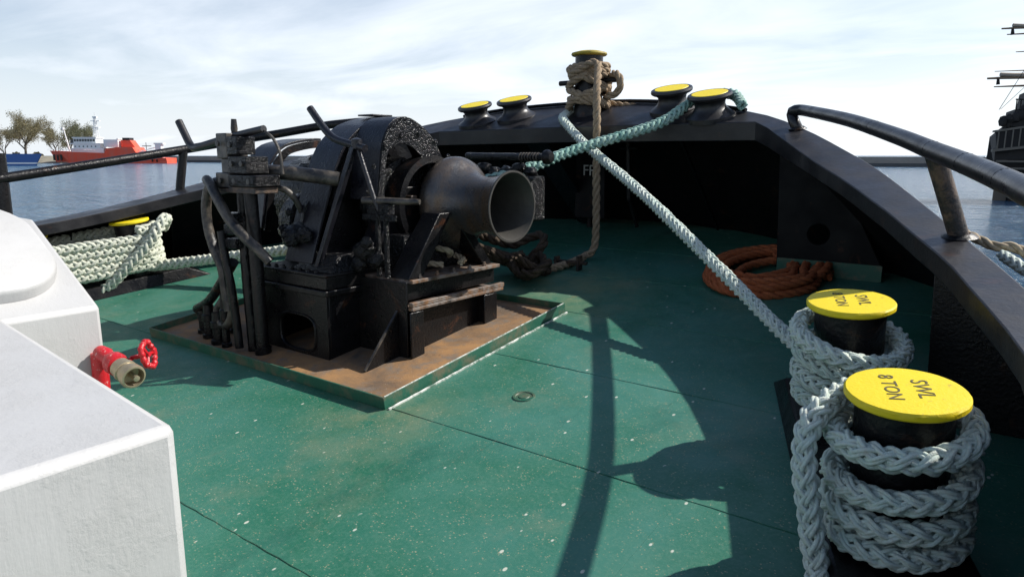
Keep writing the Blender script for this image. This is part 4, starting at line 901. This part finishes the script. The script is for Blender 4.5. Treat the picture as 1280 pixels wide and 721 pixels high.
g2 = [(3.06, 1.42), (3.09, 1.611), (3.122, 1.80), (3.20, 1.93), (3.30, 1.985), (3.407, 1.975), (3.566, 1.889), (3.68, 1.76), (3.76, 1.58), (3.80, 1.40)]
P, _i = arch(g2, .02); n2_ = len(P); pin = spline([(0, *p) for p in [(3.12, 1.42), (3.13, 1.58), (3.17, 1.745), (3.261, 1.805), (3.34, 1.80), (3.42, 1.77), (3.518, 1.689), (3.58, 1.60), (3.62, 1.48), (3.64, 1.38)]], .01)[0][:, 1:]
s_ = np.linspace(0, 1, len(pin)); pin = np.c_[np.interp(np.linspace(0, 1, n2_), s_, pin[:, 0]), np.interp(np.linspace(0, 1, n2_), s_, pin[:, 1])]
wpart(MB().band([tuple(p) for p in P], [tuple(p) for p in P + (_i - P)], -.392, -.115), 'gear_guard', 'sheen', .003)
wpart(MB().band([tuple(p) for p in P + (_i - P) * .1], [tuple(p) for p in pin], -.112, -.098), 'guard_face', 'tar', 0)
wpart(MB().box(-.62, -.46, 3.36, 3.56, 2.006, 2.018), 'inspection_cover', 'sheen', .003)
# gear wheel inside, brake ring and clutch drum
gm = Matrix.Translation((0, 3.42, 1.42)) @ Matrix.Rotation(R(90), 4, 'Y')
gw = MB(); k = 40; prof_ = []
for i in range(k * 2): prof_.append(.48 if (i // 1) % 2 else .455)
vs = []; 
for xx in (-.62, -.48):
    for i in range(k * 2): a = math.pi * i / k; vs.append((xx, 3.42 + prof_[i] * math.cos(a), 1.42 + prof_[i] * math.sin(a)))
gw.add(vs, [tuple(range(k * 2)), tuple(range(k * 4 - 1, k * 2 - 1, -1))] + [(i, (i + 1) % (2 * k), 2 * k + (i + 1) % (2 * k), 2 * k + i) for i in range(2 * k)])
wpart(gw, 'gear_wheel', 'tar', 0, angle=20)
bmx = Matrix.Translation((0, 3.56, 1.37)) @ Matrix.Rotation(R(90), 4, 'Y')
wpart(MB().lathe([(.305, -.20), (.345, -.20), (.350, -.07), (.350, -.045), (.30, -.045), (.298, -.19)], 48, bmx), 'brake_ring', 'black', 0)
wpart(MB().lathe([(0, -.36), (.30, -.36), (.31, -.30), (.29, -.205), (0, -.20)], 40, Matrix.Translation((0, 3.42, 1.40)) @ Matrix.Rotation(R(90), 4, 'Y'), jitter=.04), 'clutch_drum', 'tar', 0)
wpart(MB().lathe([(.11, -.19), (.13, -.17), (.12, -.08), (.10, -.06), (0, -.06)], 20, Matrix.Translation((0, 3.62, 1.40)) @ Matrix.Rotation(R(90), 4, 'Y'), jitter=.03), 'shaft_collar', 'rusty', 0)
wpart(MB().box(-.12, -.06, 3.34, 3.40, 1.39, 1.44), 'collar_key', 'rusty', .004)
wpart(MB().hexa([(-.30, 3.0, 1.0), (-.12, 3.0, 1.0), (-.12, 3.85, 1.0), (-.30, 3.85, 1.0), (-.30, 3.30, 1.5), (-.12, 3.30, 1.5), (-.12, 3.7, 1.5), (-.30, 3.7, 1.5)]), 'frame_cheek', 'black')
wpart(MB().prism([(-.47, 2.80, .95), (-.47, 4.0, .95), (-.47, 3.95, 1.6), (-.47, 3.6, 1.88), (-.47, 3.2, 1.80)], (-.016, 0, 0)), 'guard_backplate', 'black', .002)
# brake screw with T handle
wpart(MB().tube([(-.17, 2.955, 1.795), (-.02, 2.96, 1.43), (.03, 2.99, 1.30)], .017, 10), 'brake_screw', 'sheen', 0)
wpart(MB().tube(spline([(-.64, 2.95, 2.045), (-.55, 2.95, 1.955), (-.46, 2.95, 1.875), (-.38, 2.95, 1.83), (-.25, 2.95, 1.80), (-.08, 2.95, 1.765)], .03)[0], .026, 12), 'brake_handle', 'sheen', 0)
wpart(MB().lathe([(0, -.04), (.035, -.03), (.038, .03), (0, .045)], 14, Matrix.Translation((-.165, 2.953, 1.795))), 'handle_boss', 'sheen', 0)
wpart(MB().tube([(-.12, 2.95, 1.425), (.1, 3.0, 1.425), (.30, 3.06, 1.425)], [.026, .024, .018], 10), 'clutch_lever', 'hose', 0)
wpart(MB().box(-.10, .10, 2.96, 3.03, 1.33, 1.405), 'lever_bracket', 'tar', .006)
for x, z1 in ((-.02, 1.36), (.06, 1.30)): wpart(MB().box(x, x + .028, 2.955, 2.985, .915, z1), 'frame_post', 'tar', .004)
wpart(MB().box(-.14, .16, 2.95, 2.99, 1.295, 1.335), 'frame_post', 'tar', .004)
wpart(MB().hexa([(-.40, 2.72, .95), (-.36, 2.72, .95), (-.36, 2.76, .95), (-.40, 2.76, .95), (-.20, 2.92, 1.78), (-.16, 2.92, 1.78), (-.16, 2.96, 1.78), (-.20, 2.96, 1.78)]), 'brace_bar', 'sheen', .004)
for k in range(9):
    x = -.93 + k * .09
    wpart(MB().lathe([(0, 0), (.016, 0), (.016, .013), (.009, .014), (.009, .024), (0, .025)], 6, Matrix.Translation((x, 2.675, .948)) if k < 8 else Matrix.Translation((-.2, 2.8, .948))), 'bolt', 'tar', 0)
for k in range(5): wpart(MB().lathe([(0, 0), (.017, 0), (.017, .014), (.010, .015), (.010, .028), (0, .029)], 6, Matrix.Translation((.245, 3.1 + k * .17, .912))), 'bolt', 'wornflange', 0)
for k in range(8):
    a = R(40 + k * 22); wpart(MB().lathe([(0, 0), (.018, 0), (.018, .014), (0, .016)], 6, Matrix.Translation((-.0979, 3.42 + .455 * math.cos(a), 1.42 + .455 * math.sin(a))) @ Matrix.Rotation(R(90), 4, 'Y')), 'bolt', 'tar', 0)
# lumps of grease and bearing caps seen between the frames
lm_ = MB()
for p, r_ in (((-.10, 2.93, 1.09), .075), ((-.02, 2.95, 1.03), .06), ((-.16, 2.92, 1.0), .06), ((-.05, 2.9, 1.15), .04)): lm_.lump(p, r_, 7, (1.2, .8, 1), .18)
wpart(lm_, 'grease_lump', 'tar', 0)
# main drum behind, its port guard and motor
dm = Matrix.Translation((0, 3.62, 1.36)) @ Matrix.Rotation(R(90), 4, 'Y')
wpart(MB().lathe([(.0, -1.62), (.34, -1.62), (.35, -1.50), (.365, -1.4), (.36, -1.2), (.375, -1.05), (.365, -.9), (.37, -.76), (.0, -.76)], 60, dm, jitter=.025), 'rope_drum', 'tar', 0)
wpart(MB().lathe([(0, -.755), (.42, -.75), (.43, -.74), (.43, -.725), (0, -.72)], 40, dm), 'drum_flange', 'black', 0)
g3 = [(3.03, 1.15), (3.07, 1.35), (3.098, 1.50), (3.141, 1.655), (3.22, 1.755), (3.30, 1.81), (3.443, 1.845), (3.572, 1.862), (3.66, 1.862)]
o_, i_ = arch(g3, .022); wpart(MB().band([tuple(p) for p in o_], [tuple(p) for p in i_], -1.78, -1.45), 'drum_guard', 'sheen', .003)
o_, i_ = arch([(y + .02, z - .02) for y, z in g3], .06); wpart(MB().band([tuple(p) for p in o_], [tuple(p) for p in i_], -1.45, -1.435), 'drum_guard_lip', 'black', .002)
mtx = Matrix.Translation((-.80, 2.62, 1.16)) @ Matrix.Rotation(R(-90), 4, 'X') @ Matrix.Rotation(R(0), 4, 'Z')
wpart(MB().lathe([(0, 0), (.05, .0), (.075, .03), (.08, .08), (.095, .09), (.095, .36), (.11, .38), (.11, .55), (0, .56)], 24, Matrix.Translation((-.64, 2.70, 1.17)) @ Matrix.Rotation(R(-90), 4, 'X'), jitter=.03), 'hydraulic_motor', 'tar', 0)
my = Matrix.Translation((0, 3.06, 1.24)) @ Matrix.Rotation(R(90), 4, 'Y')
wpart(MB().lathe([(0, -.99), (.16, -.985), (.20, -.96), (.215, -.90), (.215, -.80), (.245, -.795), (.245, -.765), (.215, -.76), (.215, -.62), (.26, -.615), (.26, -.585), (.20, -.58), (0, -.57)], 36, my, jitter=.012), 'motor_housing', 'tar', 0)
for k in range(6):
    a = R(100 + k * 32); wpart(MB().lathe([(0, 0), (.017, 0), (.017, .016), (0, .018)], 6, Matrix.Translation((-.583, 3.06 + .23 * math.cos(a), 1.24 + .23 * math.sin(a))) @ Matrix.Rotation(R(90), 4, 'Y')), 'bolt', 'tar', 0)
wpart(MB().tube(spline([(-.66, 2.86, 1.30), (-.66, 2.80, 1.42), (-.70, 2.74, 1.49), (-.80, 2.66, 1.51)], .03)[0], .022, 10), 'feed_pipe', 'hose', 0)
wpart(MB().box(-.95, -.56, 2.90, 3.5, .95, 1.10), 'gearbox', 'black', .03)
wpart(MB().tube([(-.95, 2.62, 1.62), (-.6, 2.75, 1.60), (-.35, 2.95, 1.56)], .05, 12), 'torque_arm', 'hose', 0)
lm_ = MB()
for p, r_ in (((-.62, 2.72, 1.16), .07), ((-.50, 2.74, 1.18), .06), ((-.72, 2.74, 1.2), .05), ((-.60, 2.70, 1.34), .03), ((-.46, 2.8, 1.02), .06)): lm_.lump(p, r_, 7, (1.2, .8, .9), .2)
wpart(lm_, 'grease_lump', 'tar', 0)
# long adjusting screw behind the warping head
wpart(MB().tube([(-.45, 4.4, 1.715), (.34, 4.4, 1.707)], .030, 12), 'adjusting_screw', 'tar', 0)
th_ = MB(); [th_.tube([(.12 + k * .028, 4.4, 1.708), (.13 + k * .028, 4.4, 1.708)], .036, 12) for k in range(7)]; wpart(th_, 'screw_thread', 'hose', 0)
wpart(MB().lathe([(0, 0), (.03, 0), (.055, .02), (.058, .05), (.04, .08), (0, .085)], 16, Matrix.Translation((.34, 4.4, 1.707)) @ Matrix.Rotation(R(90), 4, 'Y')), 'screw_knob', 'black', 0)
lm_ = MB()
for k in range(6): lm_.lump((-.38 + k * .12, 4.4, 1.60 + .02 * math.sin(k * 2)), .055, 6, (1.2, 1, .8), .2)
wpart(lm_, 'screw_housing', 'tar', 0)
wpart(MB().box(-.45, .3, 4.25, 4.5, 1.2, 1.56), 'chain_stopper', 'tar', .02)

# hydraulic control stand with valves, levers and hoses
hv = thing('control_stand', 'lever operated hydraulic valve block on a pipe stand at the left of the winch', 'valve block', (-.8, 2.55, .33))
def hpart(mb, nm, mat='black', bevel=.006, **k): return mb.build(nm, mat, hv, bevel, **k)
hpart(MB().tube([(-.785, 2.55, .325), (-.785, 2.55, .42), (-.795, 2.55, 1.0), (-.81, 2.55, 1.49)], .046, 16).tube([(-.785, 2.55, .32), (-.785, 2.55, .39)], .058, 16), 'stand_pipe', 'black', 0)
hpart(MB().box(-1.06, -.93, 2.47, 2.63, 1.70, 1.87).box(-1.03, -.93, 2.48, 2.62, 1.60, 1.70).box(-1.08, -.91, 2.46, 2.64, 1.49, 1.605), 'valve_column', 'hose', .008)
hpart(MB().box(-.918, -.79, 2.46, 2.60, 1.725, 1.845), 'valve_block', 'tar', .008); hpart(MB().box(-.90, -.68, 2.45, 2.62, 1.60, 1.715), 'valve_block', 'tar', .008); hpart(MB().box(-.895, -.60, 2.44, 2.65, 1.515, 1.592), 'valve_block', 'tar', .008)
for x, z in ((-.855, 1.79), (-.85, 1.665), (-.73, 1.665), (-.83, 1.55), (-.66, 1.55), (-1.0, 1.80), (-1.0, 1.55)): hpart(MB().lathe([(0, 0), (.020, 0), (.020, .016), (0, .018)], 6, Matrix.Translation((x, 2.455, z)) @ Matrix.Rotation(R(90), 4, 'X')), 'bolt', 'hose', 0)
hpart(MB().box(-1.05, -.62, 2.46, 2.64, 1.47, 1.512), 'mounting_plate', 'rusty', .004)
hpart(MB().tube(spline([(-1.585, 2.5, 1.965), (-1.52, 2.5, 1.88), (-1.455, 2.5, 1.80), (-1.40, 2.5, 1.775), (-1.30, 2.5, 1.785), (-1.03, 2.53, 1.835)], .03)[0], .027, 12), 'lever', 'cap', 0)
hpart(MB().tube([(-1.03, 2.53, 1.84), (-.85, 2.55, 1.865), (-.62, 2.56, 1.893)], .024, 12), 'lever', 'cap', 0)
hpart(MB().tube([(-.955, 2.55, 1.86), (-.952, 2.55, 1.90), (-.95, 2.55, 1.965)], [.017, .024, .018], 10), 'lever', 'hose', 0)
hpart(MB().tube(spline([(-.63, 2.56, 1.885), (-.54, 2.57, 1.83), (-.49, 2.58, 1.74), (-.47, 2.58, 1.60)], .03)[0], .010, 8), 'steel_pipe', 'hose', 0)
def hose(pts, r_, mat='hose'): hpart(MB().tube(spline(pts, .025)[0], r_, 10, jitter=.02), 'hose', mat, 0)
hose([(-1.06, 2.5, 1.53), (-1.16, 2.49, 1.53), (-1.22, 2.48, 1.48), (-1.27, 2.48, 1.35), (-1.26, 2.48, 1.2), (-1.20, 2.48, 1.05), (-1.12, 2.48, .93), (-1.10, 2.48, .78), (-1.07, 2.48, .62)], .036)
hose([(-1.12, 2.46, 1.50), (-1.16, 2.44, 1.555), (-1.08, 2.42, 1.52), (-.98, 2.40, 1.44), (-.85, 2.40, 1.30), (-.72, 2.42, 1.19), (-.62, 2.46, 1.10), (-.56, 2.5, 1.02)], .034)
hose([(-1.06, 2.46, 1.2), (-1.03, 2.46, 1.0), (-1.0, 2.47, .8), (-.99, 2.48, .6), (-.97, 2.48, .36)], .030, 'black')
hose([(-.92, 2.56, 1.5), (-.93, 2.56, 1.2), (-.92, 2.55, .9), (-.90, 2.55, .34)], .040, 'black')
hose([(-1.0, 2.5, .98), (-1.2, 2.52, .82), (-1.45, 2.55, .64), (-1.74, 2.6, .525)], .036, 'black')
hose([(-1.08, 2.5, .80), (-1.06, 2.5, .62), (-1.14, 2.5, .50), (-1.28, 2.52, .50), (-1.33, 2.54, .58), (-1.25, 2.56, .68)], .034)
fg = MB()
for x, y, h_, r_ in ((-1.66, 2.60, .22, .036), (-1.50, 2.56, .26, .042), (-1.30, 2.52, .24, .046), (-1.17, 2.50, .40, .028), (-1.42, 2.72, .3, .036)):
    z0 = FZ(y); fg.lathe([(0, 0), (r_ * 1.35, 0), (r_ * 1.35, .03), (r_, .035), (r_, h_ * .5), (r_ * 1.25, h_ * .52), (r_ * 1.25, h_ * .7), (r_, h_ * .72), (r_ * .9, h_), (0, h_)], 14, Matrix.Translation((x, y, z0)))
hpart(fg, 'pipe_fitting', 'black', 0)
fb = MB()
for z in (1.30, 1.22, 1.12): fb.box(-1.03, -.90, 2.46, 2.56, z - .04, z + .03)
hpart(fb, 'coupling', 'tar', .01)
rfx = thing('pad_eye', 'rusty low eye bar fixed to the deck beside the dark rope heap', 'deck fitting', (.05, 5.2, .66))
MB().box(-.16, .20, 5.30, 5.34, .72, .75).build('bar', 'rusty', rfx, .004); MB().box(.11, .13, 5.28, 5.36, .65, .80).build('upright', 'rusty', rfx, .003); MB().box(-.14, -.12, 5.28, 5.36, .65, .78).build('upright', 'rusty', rfx, .003)

# ------------------------------------------------------------------ white housings at the left, hydrant between them
wb1 = thing('white_locker', 'large flat topped white painted steel locker filling the lower left corner', 'locker', (.3, .2, 0))
c0 = [(1.462, .797), (-2.2, 1.14), (-2.2, -1.2), (1.50, -.9)]
bx = MB(); bx.prism([(x, y, -.3) for x, y in c0], (0, 0, 1.2)); bx.build('casing', 'white', wb1, .032)
wb2 = thing('hatch_housing', 'white sloping hatch housing with a round edged lid behind the flat locker', 'hatch', (-1.6, 1.2, .2))
MB().prism([(-.755, 1.5, .1), (-.76, 1.5, .862), (-1.60, 1.5, 1.322), (-1.78, 1.5, 1.325), (-3.2, 1.5, 1.30), (-3.2, 1.5, .1)], (0, -1.6, 0)).build('casing', 'white', wb2, .022)
# lid: rounded rectangle lying on the slope
sl_d = Vector((-.84, 0, .46)).normalized(); sl_n = Vector((.46, 0, .84)).normalized()
def onslope(a, y, h): return Vector((-.76, y, .862)) + sl_d * a + sl_n * h
def rrect(a0, a1, y0, y1, rad, h, n=8):
    out = []
    for cx_, cy_, st in ((a1 - rad, y1 - rad, 0), (a0 + rad, y1 - rad, 90), (a0 + rad, y0 + rad, 180), (a1 - rad, y0 + rad, 270)):
        for i in range(n + 1): q = R(st + 90 * i / n); out.append(onslope(cx_ + rad * math.cos(q), cy_ + rad * math.sin(q), h))
    return out
ld = MB(); rr0 = rrect(.15, 1.05, .10, 1.42, .30, .002); rr1 = rrect(.15, 1.05, .10, 1.42, .30, .068); rr2 = rrect(.175, 1.03, .125, 1.395, .28, .088)
n_ = len(rr0); ld.add(rr0 + rr1 + rr2, [(i, (i + 1) % n_, n_ + (i + 1) % n_, n_ + i) for i in range(n_)] + [(n_ + i, n_ + (i + 1) % n_, 2 * n_ + (i + 1) % n_, 2 * n_ + i) for i in range(n_)] + [tuple(range(2 * n_, 3 * n_))])
lid = ld.build('lid', 'white', wb2, .012, angle=60)
dg = MB().tube([onslope(.32, .92, .085), onslope(.33, .92, .13), onslope(.46, .94, .165), onslope(.76, .98, .235)], [.034, .04, .034, .026], 12); dg.build('dog_handle', 'white', lid).location = (0, 0, 0)
ey = MB().tube([onslope(.78, 1.14, .08), onslope(.79, 1.14, .14), onslope(.80, 1.20, .16), onslope(.80, 1.24, .13), onslope(.80, 1.24, .08)], .017, 10); ey.build('lid_eye', 'white', lid).location = (0, 0, 0)
hy = thing('fire_hydrant_valve', 'red hydrant valve with a brass hose coupling behind the white locker edge', 'valve', (-.45, 1.45, .3))
dirc = Vector((.93, .02, -.20)).normalized(); cq = dirc.to_track_quat('Z', 'Y').to_matrix().to_4x4()
cm = Matrix.Translation((-.41, 1.46, .545)) @ cq @ Matrix.Scale(.88, 4)
MB().lathe([(.055, -.09), (.064, -.08), (.064, -.03), (.072, -.026), (.072, .0), (.065, .003), (.065, .035), (.074, .038), (.077, .075), (.072, .092), (.062, .094), (.058, .03), (0, .012)], 32, cm).build('hose_coupling', 'brass', hy)
MB().lathe([(0, .014), (.015, .014), (.020, .095), (0, .10)], 12, cm @ Matrix.Translation((.015, -.012, 0))).build('coupling_lug', 'brass', hy)
vb = MB().lathe([(0, -.36), (.045, -.35), (.055, -.28), (.048, -.25), (.050, -.20), (.068, -.18), (.074, -.14), (.070, -.10), (.05, -.092)], 24, cm, jitter=.02); vb.tube([(-.72, 1.44, .2), (-.72, 1.45, .60)], .045, 12); vb.build('valve_body', 'red', hy)
hw_c = Vector((-.445, 1.60, .607)); hwq = Matrix.Translation(hw_c) @ Vector((.80, .55, .22)).to_track_quat('Z', 'Y').to_matrix().to_4x4()
hwm = MB().tube([hwq @ Vector((.056 * (1 + .06 * math.cos(5 * a)) * math.cos(a), .072 * (1 + .06 * math.cos(5 * a)) * math.sin(a), 0)) for a in np.linspace(0, 2 * math.pi, 40, endpoint=False)], [.0165 + .003 * math.sin(i * 2.1) for i in range(40)], 10, closed=True)
for a in (0, 2.1, 4.2): hwm.tube([hwq @ Vector((0, 0, 0)), hwq @ Vector((.06 * math.cos(a), .06 * math.sin(a), 0))], .009, 6)
hwm.tube([hwq @ Vector((0, 0, .01)), hwq @ Vector((0, 0, -.10)), Vector((-.50, 1.50, .56))], .014, 8); hwm.build('handwheel', 'red', hy)
